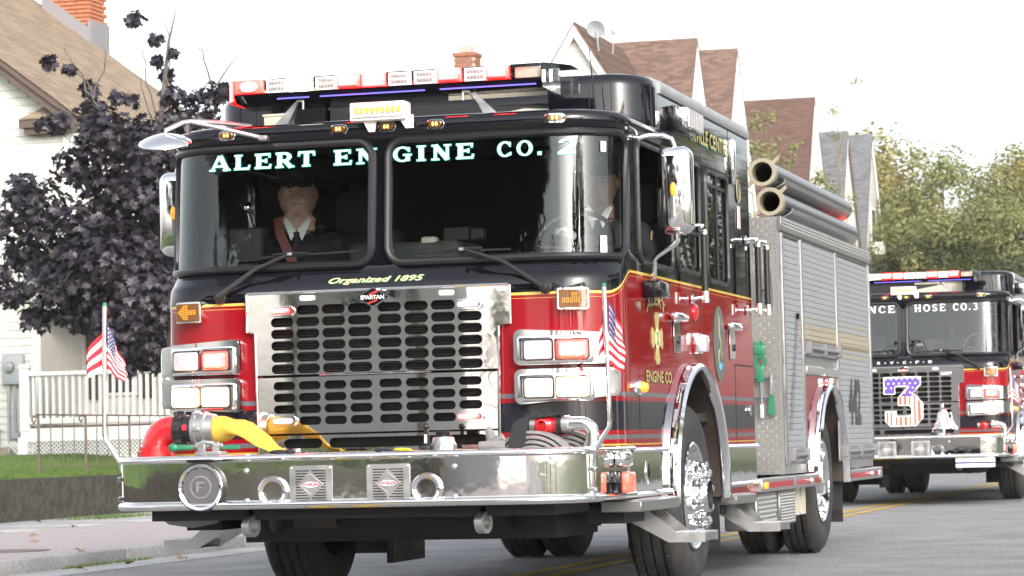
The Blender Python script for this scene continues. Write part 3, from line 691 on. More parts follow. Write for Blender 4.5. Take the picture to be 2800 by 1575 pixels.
    t = MB(); t.rbox(1.27, 1.315, 2.0, 2.12, 1.345, 1.445, .016, 3); t.build('lens', 'dimlens', o)
    t = MB(); t.rbox(1.236, 1.29, 1.50, 1.98, 2.565, 2.705, .012, 2); o = part('scene_light', t, 'black')
    t = MB(); t.rbox(1.284, 1.345, 1.52, 1.96, 2.575, 2.695, .012, 2); t.build('bezel', 'chrome', o)
    for k in range(6):
        t = MB(); t.box(1.342, 1.352, 1.545+k*.067, 1.60+k*.067, 2.585, 2.685); t.build('led_panel', 'dimlens', o)
    t = MB(); t.rbox(1.238, 1.27, 3.25, 3.335, 2.41, 2.69, .012, 2); part('chrome_light', t, 'chrome')
    # ---------------- side trim, arch rings, liners, stainless skirt
    for s in (-1, 1):
        bn = (s, 0, 0)
        for cy, r, lab in ((FY, .725, 0), (RY, .675, 0)):
            pth = [(s*1.245, cy+r, .50)]+[(s*1.245, cy+r*math.cos(math.radians(a)), WZ+r*math.sin(math.radians(a))) for a in range(0, 181, 5)]+[(s*1.245, cy-r, .50)]
            t = MB(); t.sweep(pth if s > 0 else pth, [(-.022, 0), (-.022, .035), (-.012, .052), (.008, .056), (.026, .040), (.03, .0)] if True else 0, bn); part('wheel_arch_trim', t, 'chrome')
            t = MB(); pr_ = [(r-.01)*1.0]
            R0 = [[(x, cy+(r-.015)*math.cos(math.radians(a)), WZ+(r-.015)*math.sin(math.radians(a))) for a in range(-2, 183, 6)] for x in (s*.62, s*1.25)]
            t.rings(R0, closed=False); t.rings([[(s*.62, cy+(r-.015)*math.cos(math.radians(a)), WZ+(r-.015)*math.sin(math.radians(a))) for a in range(-2, 183, 6)]]*1+[[(s*.62, cy, WZ)]*31], closed=False); part('wheel_well', t, 'liner', sharp=60)
        for y0, y1 in ((.30, FY-.755), (FY+.755, 3.86)):
            t = MB(); t.sweep([(s*1.243, y0, .80), (s*1.243, y1, .80)], [(0, -.013), (s*.02, -.013), (s*.024, .0), (s*.014, .013), (0, .013)], (0, 0, 1)); t.sweep([(s*1.243, y0, .573), (s*1.243, y1, .573)], [(0, -.013), (s*.02, -.013), (s*.024, .0), (s*.014, .013), (0, .013)], (0, 0, 1)); part('rub_rail', t, 'chrome')
            t = MB(); t.box(s*1.2425, s*1.246, y0, y1, .588, .785); part('skirt_panel', t, 'stain')
    t = MB(); t.prism([(.66, .684), (.70, .745), (.74, .684), (.70, .62)], 1.2465, 1.254, 'X'); o = part('badge', t, 'chrome')
    t = MB(); t.prism([(.67, .684), (.70, .733), (.73, .684), (.70, .632)], 1.2545, 1.256, 'X'); t.build('badge_face', 'black', o)
    # door handles, hand rails, badge
    for y in (1.50, 3.12):
        t = MB(); t.rbox(1.245, 1.25, y-.05, y+.12, 1.33, 1.51, .002, 1); t.rbox(1.25, 1.30, y-.17, y+.14, 1.50, 1.55, .018, 3); o = part('door_handle', t, 'chrome')
        t = MB(); t.cyl((1.25, y+.07, 1.40), (1.258, y+.07, 1.40), .022, n=14); t.build('lock', 'rub', o)
    for y, x, z0, z1, m_ in ((2.0, 1.32, 1.645, 2.06, 'rub'), (3.70, 1.32, 1.645, 2.09, 'rub'), (4.12, 1.30, 1.655, 2.10, 'rub')):
        t = MB(); t.cyl((x, y, z0+.03), (x, y, z1-.03), .019, n=12); o = part('hand_rail', t, m_)
        for z in (z0, z1):
            t = MB(); t.cyl((x, y, z-.02), (x, y, z+.045 if z == z0 else z-.045), .024, n=12); t.tube([(x, y, z), (x-.03, y-.01, z+.008), (1.25, y-.02, z)], [.016, .010, .014], 8); t.sph((1.25, y-.03, z), (.012, .03, .03), 10, 6); t.build('stanchion', 'chrome', o)
    t = MB(); t.prism([(.585, 1.575), (.635, 1.575), (.635, 1.545), (.61, 1.525), (.585, 1.545)], 1.24, 1.25, 'X'); part('badge', t, 'grey')
    t = MB(); t.lathe([(.034, 0), (.034, .012), (.02, .016), (.001, .012)], (1.243, 3.665, 1.02), (1, 0, 0), 20); t.X = None; part('fuel_cap', t, 'chrome')
    t = MB(); t.box(1.2425, 1.2445, 3.24, 3.85, 1.295, 1.303); t.box(1.2425, 1.2445, 3.24, 3.248, .82, 1.295); part('panel_seam', t, 'rub')
    # ---------------- bumper
    fp = [(-1.24, .37), (-1.24, -.30)]+arc(-.95, -.36, .29, 180, 270, 10)+[(-.5, -.655), (0, -.658), (.5, -.655)]+arc(.95, -.36, .29, 270, 360, 10)+[(1.24, -.30), (1.24, .37)]
    b = MB(); b.sweep([(x, y, 0) for x, y in fp], [(-.03, .825), (.012, .826), (.024, .818), (.026, .806), (.016, .795), (0, .79), (0, .600), (.008, .598), (.022, .590), (.028, .578), (.026, .565), (.012, .556), (-.03, .555)], (0, 0, 1))
    bumper = part('bumper', b, 'stain', sharp=50)
    t = MB(); t.add([(x, y, .823) for x, y in fp], [tuple(range(len(fp)))]); lugs(t, -1.2, 1.2, -.62, -.02, lambda a, q, o: (a, q, .8235+o), .045, .034, .009, .004); t.build('tread_deck', 'tread', bumper)
    t = MB(); t.add([(x*.98, y+.03, .57) for x, y in fp], [tuple(range(len(fp)))]); t.build('bumper_pan', 'dark', bumper)
    fy = -.657
    # speaker
    t = MB(); t.lathe([(.118, 0), (.118, .03), (.113, .038), (.10, .032), (.098, .02)], (-.715, fy+.005, .67), (0, -1, 0), 40); sp = t.build('siren_speaker', 'chrome', bumper)
    t = MB(); t.lathe([(.121, -.004), (.124, .004), (.124, .02), (.119, .024)], (-.715, fy, .67), (0, -1, 0), 40); t.build('speaker_gasket', 'rub', sp)
    t = MB(); t.lathe([(.099, .018), (.04, .022), (.001, .023)], (-.715, fy+.005, .67), (0, -1, 0), 32); t.build('speaker_mesh', 'dark', sp)
    t = MB()
    for i in range(-10, 11):
        for j in range(-11, 12):
            x, z = i*.0098+(j % 2)*.0049, j*.0085
            if x*x+z*z < .0092: t.lathe([(.0037, 0), (.0037, .003), (.0052, .003), (.0052, 0)], (-.715+x, fy-.0175, .67+z), (0, -1, 0), 6)
    t.build('mesh_grid', 'grid', sp, kind='stuff')
    t = MB(); t.lathe([(.058, .022), (.058, .028), (.05, .028), (.05, .022)], (-.715, fy+.003, .67), (0, -1, 0), 28)
    t.prism([(-.735, .645), (-.725, .645), (-.722, .665), (-.705, .665), (-.703, .673), (-.722, .673), (-.72, .687), (-.69, .687), (-.688, .697), (-.735, .697)], fy-.030, fy-.022, 'Y'); t.build('speaker_emblem', 'alu', sp)
    for x in (-.339, .453):
        t = MB(); t.lathe([(.052, -.004), (.079, .004), (.079, .012), (.070, .022), (.058, .020), (.050, .012)], (x, fy, .64), (0, -1, 0), 32); ah = t.build('air_horn', 'chrome', bumper)
        t = MB(); t.lathe([(.050, .0125), (.046, .004), (.036, -.03), (.022, -.08), (.016, -.14), (.001, -.14)], (x, fy, .64), (0, -1, 0), 32); t.build('horn_throat', 'horn', ah)
    for gx0 in (-.142, .257):
        t = MB(); t.prism(rrect(gx0-.11, gx0+.11, .580, .766, .014), fy-.006, fy+.002, 'Y'); sg = t.build('siren_grille', 'alu', bumper)
        t = MB()
        for k in range(11):
            z = .606+k*.0134
            for x0, x1 in ((gx0-.078, gx0-.008), (gx0+.004, gx0+.078)):
                dd = abs(k-5)/5.; e = .062*(1-dd)
                if dd > .85: t.box(x0, x1, fy-.0075, fy-.005, z-.0028, z+.0028)
                else:
                    a_ = (x0, min(x1, gx0-e-.004)) if x0 < gx0-.02 else (max(x0, gx0+e+.004), x1)
                    if a_[1]-a_[0] > .008: t.box(a_[0], a_[1], fy-.0075, fy-.005, z-.0028, z+.0028)
        t.build('slots', 'dark', sg, kind='stuff')
        t = MB()
        for a_, b_ in (((-.062, 0), (0, .05)), ((0, .05), (.062, 0)), ((.062, 0), (0, -.05)), ((0, -.05), (-.062, 0))): t.tube([(gx0+a_[0], fy-.007, .672+a_[1]), (gx0+b_[0], fy-.007, .672+b_[1])], .0028, 6)
        t.build('diamond', 'grid', sg)
        t = MB(); t.prism([(gx0+.044*math.cos(a*PI/10), .672+.014*math.sin(a*PI/10)) for a in range(20)], fy-.010, fy-.006, 'Y'); lo2 = t.build('label', 'white', sg)
        txt('WHELEN', .016, lambda x, y: (gx0-.042+x, fy-.0112, .664+y), 'fred', 'lettering', lo2, width=.084, bold=.04)
        for dx in (-.099, .099):
            for z in (.592, .754): t = MB(); t.sph((gx0+dx, fy-.007, z), .006, 8, 6); t.build('bolt', 'chrome', sg)
    for x in (-.481, .592):
        for z in (.598, .746): t = MB(); t.sph((x, fy-.002, z), (.014, .010, .014), 12, 8); t.build('bolt', 'alu', bumper)
    # corner lights on the bumper side
    t = MB(); t.rbox(1.24, 1.30, -.03, .15, .72, .80, .018, 3); t.build('corner_light', 'chrome', bumper)
    t = MB(); t.rbox(1.238, 1.28, -.06, .15, .585, .70, .014, 2); cl = t.build('corner_light', 'black', bumper)
    t = MB(); t.rbox(1.268, 1.318, -.03, .13, .59, .695, .016, 3); t.build('lens', 'redsoft', cl)
    # tow eyes
    for x in (-.52, .688):
        t = MB(); t.lathe([(.032, -.022), (.054, -.022), (.054, .022), (.032, .022), (.032, -.022)], (x, -.50, .468), (1, -.25, 0), 24); t.box(x-.015, x+.015, -.50, -.40, .49, .56); t.build('tow_eye', 'alu', bumper)
    # bumper-top fittings: red discharge elbow with hose coupling
    t = MB(); t.lathe([(.098, 0), (.098, .03), (.088, .034), (.088, .052), (.075, .056)], (-1.07, -.38, .825), (0, 0, 1), 28)
    t.tube([(-1.07, -.38, .85), (-1.07, -.38, .875)]+[(-1.07+.085-.085*math.cos(a*PI/18), -.38, .875+.085*math.sin(a*PI/18)) for a in range(1, 10)]+[(-.95, -.38, .960)], .072, 24)
    el = part('discharge_elbow', t, 'redpipe', sharp=60)
    t = MB(); t.cyl((-.955, -.38, .96), (-.905, -.38, .96), .082, n=28); t.cyl((-.905, -.38, .96), (-.865, -.38, .96), .072, n=24); t.cyl((-.865, -.38, .96), (-.852, -.38, .96), .088, n=28)
    for k in range(8): a = k*PI/4; t.rbox(-.95, -.91, -.38+.083*math.cos(a)-.012, -.38+.083*math.cos(a)+.012, .96+.083*math.sin(a)-.012, .96+.083*math.sin(a)+.012, .004, 1)
    t.build('black_coupling', 'rub', el)
    t = MB(); t.rbox(-.90, -.872, -.462, -.445, .955, .985, .003, 1); t.build('coupling_lock', 'fred', el)
    t = MB(); t.lathe([(.074, 0), (.090, .0), (.092, .02), (.084, .024), (.084, .05), (.088, .054), (.088, .066), (.078, .07), (.074, .11), (.066, .112)], (-.855, -.38, .96), (1, 0, 0), 32)
    for k in range(6): a = k*PI/3; t.rbox(-.835, -.80, -.38+.086*math.cos(a)-.010, -.38+.086*math.cos(a)+.010, .96+.086*math.sin(a)-.010, .96+.086*math.sin(a)+.010, .004, 1)
    t.build('hose_coupling', 'alu', el)
    # right: polished elbow, red gate valve, lever, capped fitting
    t = MB(); t.cyl((1.215, -.36, .824), (1.215, -.36, .845), .05, n=20); t.cyl((1.215, -.36, .84), (1.215, -.36, .875), .040, n=20); t.tube([(1.215, -.36, .87), (1.215, -.36, .89)]+[(1.155+.06*math.cos(a*PI/16), -.36, .89+.05*math.sin(a*PI/16)) for a in range(1, 9)]+[(1.10, -.36, .94)], .034, 16); o = part('swivel_elbow', t, 'chrome', sharp=60)
    t = MB(); t.cyl((1.10, -.36, .94), (1.062, -.36, .94), .042, n=10); t.build('coupling', 'alu', o)
    t = MB(); t.cyl((1.065, -.36, .938), (1.04, -.36, .938), .044, n=18); t.build('valve_collar', 'rub', o)
    t = MB(); t.sph((.985, -.36, .935), (.052, .046, .046), 18, 12); t.cyl((1.045, -.36, .936), (.925, -.36, .936), .036, n=18); t.lathe([(.034, .0), (.034, .055), (.026, .058), (.024, .03), (.001, .03)], (.972, -.36, .932), (0, -1, 0), 20); vv = t.build('gate_valve', 'redpipe', o)
    t = MB(); t.cyl((.93, -.36, .936), (.905, -.36, .936), .038, n=18); t.build('outlet_ring', 'alu', vv)
    t = MB(); t.prism([(.88, .992), (.88, .984), (.985, .975), (1.07, .990), (1.07, .999), (.985, .985)], -.40, -.33, 'Y'); t.cyl((.985, -.36, .965), (.985, -.36, .99), .016, n=12); t.build('valve_handle', 'rub', vv)
    t = MB(); t.rbox(.352, .405, -.44, -.38, .824, .85, .008, 2); t.prism([(.36, .83), (.40, .83), (.388, .93), (.372, .93)], -.42, -.40, 'Y'); t.sph((.378, -.41, .944), (.020, .017, .017), 12, 8); lv = part('valve_lever', t, 'rub')
    t = MB(); t.box(.3725, .3855, -.4225, -.421, .862, .905); t.build('label', 'white', lv)
    t = MB(); t.lathe([(.066, 0), (.066, .03), (.058, .04), (.052, .066), (.040, .068)], (.452, -.36, .824), (0, 0, 1), 22); cp = part('capped_outlet', t, 'alu')
    t = MB(); t.lathe([(.040, .066), (.040, .073), (.036, .075), (.040, .078), (.036, .082), (.040, .086), (.036, .09), (.040, .094), (.03, .098), (.001, .098)], (.452, -.36, .824), (0, 0, 1), 20); t.build('cap', 'rub', cp)
    t = MB(); t.rbox(.455, .52, -.433, -.425, .828, .852, .002, 1); lb2 = t.build('label', 'white', cp)
    txt('ALERT ENG', .012, lambda x, y: (.459+x, -.4345, .834+y), 'greenlet', 'lettering', lb2, width=.056, bold=.02)
    # flag poles
    for s in (-1, 1):
        x = s*1.312
        t = MB(); t.tube([(x, -.45, 1.60), (x+s*.01, -.45, 1.1), (x+s*.012, -.45, .95), (x+s*.008, -.45, .92), (s*1.262, -.45, .83), (s*1.238, -.44, .79), (s*1.232, -.44, .74), (s*1.232, -.44, .575)], .0115, 10); fpole = part('flag_pole', t, 'chrome', sharp=60)
        t = MB(); t.cyl((x, -.45, 1.595), (x, -.45, 1.618), .011, n=12); t.build('finial', 'greenlet', fpole)
        t = MB(); t.tube([(s*1.200, -.44, .80), (s*1.203, -.44, .76), (s*1.203, -.44, .575)], .009, 8)
        for z in (.615, .715): t.rbox(s*1.218-.032, s*1.218+.032, -.462, -.42, z-.013, z+.013, .004, 1)
        t.build('clamp', 'chrome', fpole)
        flag(fpole, s)
    # ---------------- mirrors
    for s in (1, -1):
        X = lambda a: s*a
        MM = Matrix.Translation((-s*.052, .25, .022))
        t = MB(); t.X = MM; t.rbox(min(s*1.372, s*1.562), max(s*1.372, s*1.562), .50, .64, 1.912, 2.378, .055, 5); mr = part('wing_mirror', t, 'chrome', sharp=60)
        t = MB(); t.X = MM; t.rbox(min(s*1.388, s*1.546), max(s*1.388, s*1.546), .632, .646, 1.94, 2.35, .01, 2); t.build('mirror_glass', 'chrome', mr)
        t = MB(); t.X = MM; t.sph((s*1.466, .502, 2.147), (.017, .018, .038), 12, 8); t.build('indicator', 'amberled', mr)
        t = MB(); t.X = MM; t.tube([(s*1.26, .26, 2.405), (s*1.26, .47, 2.42), (s*1.34, .50, 2.437), (s*1.41, .54, 2.437), (s*1.45, .56, 2.42), (s*1.467, .57, 2.37)], .015, 10); t.tube([(s*1.467, .57, 1.93), (s*1.467, .57, 1.88), (s*1.45, .57, 1.86), (s*1.36, .58, 1.81), (s*1.335, .585, 1.785), (s*1.33, .59, 1.68)], .016, 10); t.sph((s*1.255, .48, 2.42), .022, 10, 8); t.build('mirror_arm', 'chrome', mr)
        t = MB(); t.rbox(min(s*1.242, s*1.345), max(s*1.242, s*1.345), .70, .94, 1.60, 1.69, .014, 3); t.build('mirror_base', 'black', mr)
    t = MB(); t.X = Matrix.Translation((-1.115, -.08, 2.468)) @ Matrix.Rotation(math.radians(18), 4, 'X') @ Matrix.Rotation(math.radians(4), 4, 'Y')
    t.lathe([(.001, .044), (.05, .038), (.10, .022), (.135, .004), (.141, -.006), (.137, -.012), (.001, -.014)], (0, 0, 0), (0, 0, 1), 40); cm = part('convex_mirror', t, 'chrome', sharp=50)
    t = MB(); t.tube([(-1.112, -.08, 2.50), (-1.112, -.08, 2.53), (-1.03, -.04, 2.572), (-.985, .0, 2.58), (-.90, .12, 2.58), (-.78, .30, 2.574)], .013, 8); t.tube([(-1.0, -.02, 2.578), (-.66, .06, 2.488), (-.61, .09, 2.478)], .011, 8); t.rbox(-.65, -.60, .05, .10, 2.466, 2.492, .006, 1); t.tube([(-1.02, .0, 2.56), (-1.03, .04, 2.52)], .01, 8); t.build('mirror_arm', 'alu', cm)
    # ---------------- wipers
    for base, tip, bl0, bl1 in (((-.856, 1.645), (-.48, 1.862), (-.65, 1.848), (-.107, 1.862)), ((.90, 1.637), (.45, 1.849), (.179, 1.842), (.70, 1.838))):
        def WP(x, z, o): return CS(UX(x, z), z, o)
        t = MB(); t.lathe([(.034, 0), (.034, .02), (.024, .03), (.022, .055), (.001, .058)], WP(*base, 0), (0, -1, 0), 16); mid = (base[0]+(tip[0]-base[0])*.5, base[1]+(tip[1]-base[1])*.5)
        t.tube([WP(*base, .05), WP(*mid, .055), WP(tip[0], tip[1], .035)], [.018, .012, .008], 8); o = part('wiper', t, 'rub')
        t = MB(); t.tube([WP(bl0[0]+(bl1[0]-bl0[0])*k/8, bl0[1]+(bl1[1]-bl0[1])*k/8, .02) for k in range(9)], .006, 6); t.tube([WP(tip[0]-.1, tip[1]-.002, .03), WP(tip[0], tip[1]+.004, .036), WP(tip[0]+.1, tip[1]-.002, .03)], .006, 6); t.build('wiper_blade', 'rub', o)
        t = MB(); t.rbox(tip[0]-.012, tip[0]+.012, *sorted((WP(*tip, .04)[1], WP(*tip, .055)[1])), tip[1]-.008, tip[1]+.008, .002, 1); t.build('wiper_joint', 'alu', o)
    # ---------------- steps
    for s in (-1, 1):
        for y0, z0, zt in ((.80, .31, 1), (3.06, .285, 1)):
            t = MB()
            for y in (y0+.34, y0):
                t = MB(); t.prism([(s*.98, .50), (s*1.20, .50), (s*1.37, z0+.052), (s*1.525, z0+.052), (s*1.525, z0), (s*1.33, z0)], y, y+.006, 'Y')
                o = part('step_bracket', t, 'alu')
            t = MB(); t.rbox(min(s*1.33, s*1.525), max(s*1.33, s*1.525), y0+.01, y0+.335, z0+.005, z0+.05, .004, 1); t2 = t.build('step_tread', 'tread', o)
            t = MB(); lugs(t, 1.34, 1.52, y0+.02, y0+.32, lambda a, q, h: (s*a, q, z0+.0505+h), .022, .016, .006, .004); t.build('tread_grip', 'tread', t2, kind='stuff')
        for y0, y1, z0, z1 in ((.24, 1.17, .487, .545), (2.80, 3.45, .455, .51)):
            t = MB(); t.rbox(min(s*1.1, s*1.315), max(s*1.1, s*1.315), y0, y1, z0, z1, .006, 1); o = part('side_step', t, 'tread')
            t = MB(); lugs(t, 1.15, 1.31, y0+.02, y1-.02, lambda a, q, h: (s*a, q, z1+.0005+h), .024, .018, .007, .004); t.build('tread_grip', 'tread', o, kind='stuff')
            t = MB(); t.box(s*1.0, s*1.2, y0+.1, y1-.1, z0-.06, z0+.02); t.build('step_mount', 'dark', o)
    # ---------------- body
    b = MB(); b.box(-1.24, 1.235, 4.95, 9.1, 1.30, 2.33); b.box(-1.24, 1.235, 4.95, RY-.75, .60, 1.30); b.box(-1.24, 1.235, RY+.74, 9.1, .60, 1.30); b.box(-.62, .62, RY-.75, RY+.74, .70, 1.30)
    body = part('body', b, 'alu')
    b = MB(); lugs(b, .93, 1.235, .60, 2.33, lambda a, q, o: (a, 4.9428-o, q), .030, .030, .008, .004); b.build('tread_lugs', 'lug', body, kind='stuff')
    b = MB(); b.box(.93, 1.238, 4.943, 4.949, .60, 2.33); b.build('front_tread_panel', 'treadbase', body)
    b = MB(); b.prism(rrect(.98, 1.19, 1.72, 1.95, .004), 4.934, 4.942, 'Y'); lugs(b, .985, 1.185, 1.725, 1.945, lambda a, q, o: (a, 4.9335-o, q), .026, .023, .0075, .003); hp = b.build('access_hatch', 'tread', body)
    b = MB(); b.tube([(1.09, 4.93, 1.812), (1.09, 4.915, 1.815), (1.15, 4.915, 1.82), (1.15, 4.915, 1.845), (1.09, 4.915, 1.84), (1.09, 4.93, 1.838)], .005, 6); b.build('latch', 'chrome', hp)
    b = MB(); b.rbox(1.225, 1.262, 4.94, 9.12, 2.235, 2.335, .006, 1); tr = b.build('top_trim', 'tread', body)
    b = MB(); lugs(b, 4.96, 9.1, 2.262, 2.33, lambda a, q, o: (1.2625+o, a, q), .022, .016, .008, .003); b.build('perforation', 'tread', tr, kind='stuff')
    for y0, y1, z0 in ((5.02, 5.70, .695), (5.80, 7.27, 1.44), (7.36, 8.99, .70)):
        b = MB(); b.box(1.236, 1.24, y0, y1, z0, 2.215); dr = b.build('roller_shutter', 'rub', body)
        n = int((2.215-z0)/.0405); me = None
        for k in range(n):
            z = z0+.003+k*.0405
            q = MB(); q.prism([(1.239, z), (1.2475, z+.004), (1.2495, z+.019), (1.2475, z+.034), (1.239, z+.0375)], y0+.004, y1-.004, 'X') if False else q.rings([[(x, y, zz) for x, zz in ((1.239, z), (1.2470, z+.0015), (1.2482, z+.019), (1.2470, z+.0385), (1.239, z+.0402))] for y in (y0+.004, y1-.004)], cap0=True, cap1=True)
            q.build('slat', 'slat', dr)
        b = MB(); b.tube([(1.275, y0+.05, z0+.03), (1.275, y1-.05, z0+.03)], .014, 10); b.box(1.25, 1.262, y0+.01, y1-.01, z0-.02, z0+.07)
        for y in ([y0+.06, y1-.06] if y1-y0 < 1 else [y0+.06, (y0+y1)/2, y1-.06]): b.rbox(1.25, 1.295, y-.03, y+.03, z0-.012, z0+.075, .006, 1)
        b.build('lift_bar', 'grey', dr)
    for y in (5.755, 7.315, 9.04, 4.985):
        b = MB(); b.rbox(1.235, 1.258, y-.032, y+.032, .66 if y != 5.755 else .66, 2.225, .006, 1); b.build('door_post', 'alu', body)
    b = MB(); ao = [(RY-.92, 1.30), (RY-.92, .60), (RY-.68, .60)]+[(RY-.68*math.cos(math.radians(a)), WZ+.68*math.sin(math.radians(a))) for a in range(8, 173, 6)]+[(RY+.68, .60), (RY+.56+.02, 1.30)]
    ao = [(RY-.92, .60), (RY-.68, .60)]+[(RY-.68*math.cos(math.radians(a)), WZ+.68*math.sin(math.radians(a))) for a in range(8, 173, 6)]+[(RY+.68, .60), (RY+.70, .60), (RY+.70, 1.30), (RY-.92, 1.30)]
    sheet(b, ao, [], lambda y, z: (1.244, y, z), None, None, (.2, .2)); b.build('rear_fender', 'red', body)
    b = MB(); b.rbox(1.24, 1.27, 5.79, 7.30, 1.285, 1.345, .006, 1); b.build('fender_ledge', 'chrome', body)
    b = MB(); b.rbox(1.24, 1.30, RY-.07, RY+.05, 1.20, 1.27, .012, 2); b.build('fender_light', 'chrome', body)
    # rub rail along pump bay and body
    for y0, y1 in ((3.84, 5.04), (5.05, RY-.70), (RY+.72, 9.28)):
        b = MB(); b.rbox(1.20, 1.285, y0, y1, .502, .59, .008, 1); rl = part('lower_rail', b, 'alu')
        b = MB(); b.box(1.284, 1.289, y0+.08, y1-.08, .528, .562); b.build('reflector', 'reflex', rl)
    for y, m_ in ((3.93, 'amberled'), (6.02, 'amber'), (9.05, 'dimlens')):
        b = MB(); b.rbox(1.284, 1.30, y-.05, y+.05, .525, .566, .006, 1); part('marker_light', b, m_)
    for y in (5.62, 8.55):
        b = MB(); b.lathe([(.02, 0), (.026, .01), (.02, .03), (.001, .034)], (1.286, y, .545), (1, 0, 0), 14); part('ground_light', b, 'chrome')
    # pump bay between cab and body, and what hangs below
    b = MB(); b.box(-.95, .93, 3.87, 4.95, .55, 2.1); part('pump_house', b, 'alu')
    b = MB(); b.box(-.9, .98, 4.6, 9.0, 2.33, 2.36); b.box(.76, .80, 4.97, 5.01, 2.33, 2.56); b.box(.70, .95, 4.6, 4.97, 2.30, 2.50); part('hose_bed', b, 'red')
    b = MB(); b.rbox(1.02, 1.235, 3.9, 4.62, .26, .50, .01, 1); lugs(b, 3.92, 4.6, .27, .49, lambda a, q, o: (1.236+o, a, q), .03, .024, .007, .003); part('tread_box', b, 'tread')
    b = MB(); b.rbox(1.06, 1.25, 4.66, 5.25, .27, .50, .01, 1); lugs(b, 4.67, 5.24, .28, .49, lambda a, q, o: (1.2505+o, a, q), .02, .014, .007, .003); part('perforated_box', b, 'tread')
    for k in range(3): b = MB(); b.box(1.05, 1.20, 5.32+k*.24, 5.48+k*.24, .31, .505); part('hanger_bracket', b, 'cream')
    b = MB(); b.box(-.5, -.32, -.4, 9., .55, .8); b.box(.32, .5, -.4, 9., .55, .8); b.box(-.62, .62, .1, 1.3, .40, .80); b.box(-.95, .95, FY-.07, FY+.07, .40, .55); b.box(-.9, .9, RY-.09, RY+.09, .42, .62); b.sph((0, RY, .50), (.24, .28, .24), 14, 10)
    b.box(-.85, .85, .3, 1.2, .36, .50); b.box(-1.0, 1.0, 3., 9., .60, .72); b.box(-1.05, 1.05, -.5, .2, .50, .56); b.box(-.55, .55, 2.6, 5.0, .38, .6); part('chassis', b, 'dark')
    b = MB(); b.lathe([(.17, .08), (.16, .0), (.12, -.03), (.001, -.05)], (-.90, -.33, .51), (0, 0, 1), 24); b.box(-1.06, -.74, -.45, -.2, .50, .56); part('under_bumper_housing', b, 'grey')
    b = MB(); b.tube([(-.42+k*.012, -.1+.0*k, .50+.0*math.sin(k)) for k in range(20)], .06, 12); b.tube([(-.55, -.05, .52), (-.60, .1, .45), (-.7, .4, .46)], .04, 10)
    part('air_intake_duct', b, 'rub')
    b = MB(); b.rbox(-.62, -.58, 2.0, 2.64, .17, .8, .004, 1); part('splash_guard', b, 'rub')
    for s in (-1, 1):
        for y in (FY+.74, RY+.73): b = MB(); b.rbox(min(s*.66, s*1.22), max(s*.66, s*1.22), y, y+.012, .20, .60, .004, 1); part('mud_flap', b, 'rub')
    # wheels
    for s in (-1, 1):
        wheel(P, s*1.222, FY, s); wheel(P, s*1.185, RY, s, True); wheel(P, s*.875, RY, s, True)
    # beacon at the far end of the hose trays
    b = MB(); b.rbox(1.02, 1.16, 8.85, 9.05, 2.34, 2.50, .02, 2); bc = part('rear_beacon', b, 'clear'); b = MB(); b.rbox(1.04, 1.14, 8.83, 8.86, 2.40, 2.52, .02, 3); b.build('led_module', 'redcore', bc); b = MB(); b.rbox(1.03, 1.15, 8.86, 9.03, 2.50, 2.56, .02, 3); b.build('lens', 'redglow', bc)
    # ---------------- cab inside
    b = MB(); b.box(-1.2, 1.2, .15, 3.8, .95, 1.0); b.box(-1.2, 1.2, 3.2, 3.25, .95, 2.6); b.box(-1.2, 1.2, 1.2, 3.3, 2.52, 2.54); part('cab_interior', b, 'int')
    b = MB(); b.rings([[CS(u, 1.76, -.06) for u in [-1.3+k*.1 for k in range(27)]], [(x[0]*.98, .62+.05*math.cos(x[0]*3), 1.86) for x in [CS(u, 1.76) for u in [-1.3+k*.1 for k in range(27)]]], [(x[0]*.98, .78, 1.80) for x in [CS(u, 1.76) for u in [-1.3+k*.1 for k in range(27)]]]], closed=False); b.rbox(-.30, .32, .45, .95, 1.70, 1.93, .03, 2); part('dashboard', b, 'dash', sharp=60)
    for x0, x1, z in ((.12, .50, 2.06), (.80, 1.1, 2.07)):
        b = MB(); b.rbox(x0, x1, 2.5, 2.6, 1.5, z, .01, 1); st = part('crew_seat', b, 'seat')
        xm = x0+.19; b = MB(); b.rbox(xm-.04, xm+.04, 2.55, 2.62, z, z+.25, .006, 1); b.build('bracket_post', 'post', st)
        for k in (0, 1): b = MB(); b.sph((xm, 2.545, z+.06+k*.04), .008, 8, 6); b.build('bolt', 'alu', st)
    for x, yb in ((-.72, 1.9), (.86, 2.2)): b = MB(); b.rbox(x-.26, x+.26, yb, yb+.12, 1.2, 2.12, .04, 2); b.rbox(x-.14, x+.14, yb-.02, yb+.08, 2.1, 2.35, .04, 2); part('seat', b, 'seat')
    b = MB(); b.rbox(.22, .36, .50, .56, 1.93, 2.0, .004, 1); b.rbox(.37, .44, .50, .56, 1.93, 1.99, .004, 1); part('radio', b, 'rub')
    b = MB(); b.rbox(.10, .19, .46, .54, 1.905, 1.955, .02, 3); part('dash_speaker', b, 'cream')
    b = MB(); b.rbox(-1.0, -.80, .52, .60, 1.86, 2.05, .008, 1); cpt = part('mobile_computer', b, 'rub'); b = MB(); b.box(-.985, -.815, .515, .52, 1.885, 2.03); b.build('screen', 'int', cpt)
    b = MB(); b.sph((-.885, .52, 2.155), .030, 16, 12); b.tube([(-.885, .52, 2.13), (-.86, .56, 2.0), (-.86, .6, 1.9)], .008, 6); part('spot_mirror', b, 'chrome')
    b = MB(); b.X = Matrix.Translation((.86, .80, 1.90)) @ Matrix.Rotation(math.radians(55), 4, 'X'); b.tube([(.22*math.cos(a*PI/16), .22*math.sin(a*PI/16), 0) for a in range(32)], .014, 8, closed=True); b.tube([(-.21, 0, 0), (0, 0, -.04), (.21, 0, 0)], .012, 8); b.tube([(0, 0, -.04), (0, -.21, 0)], .012, 8); part('steering_wheel', b, 'rub')
    return P
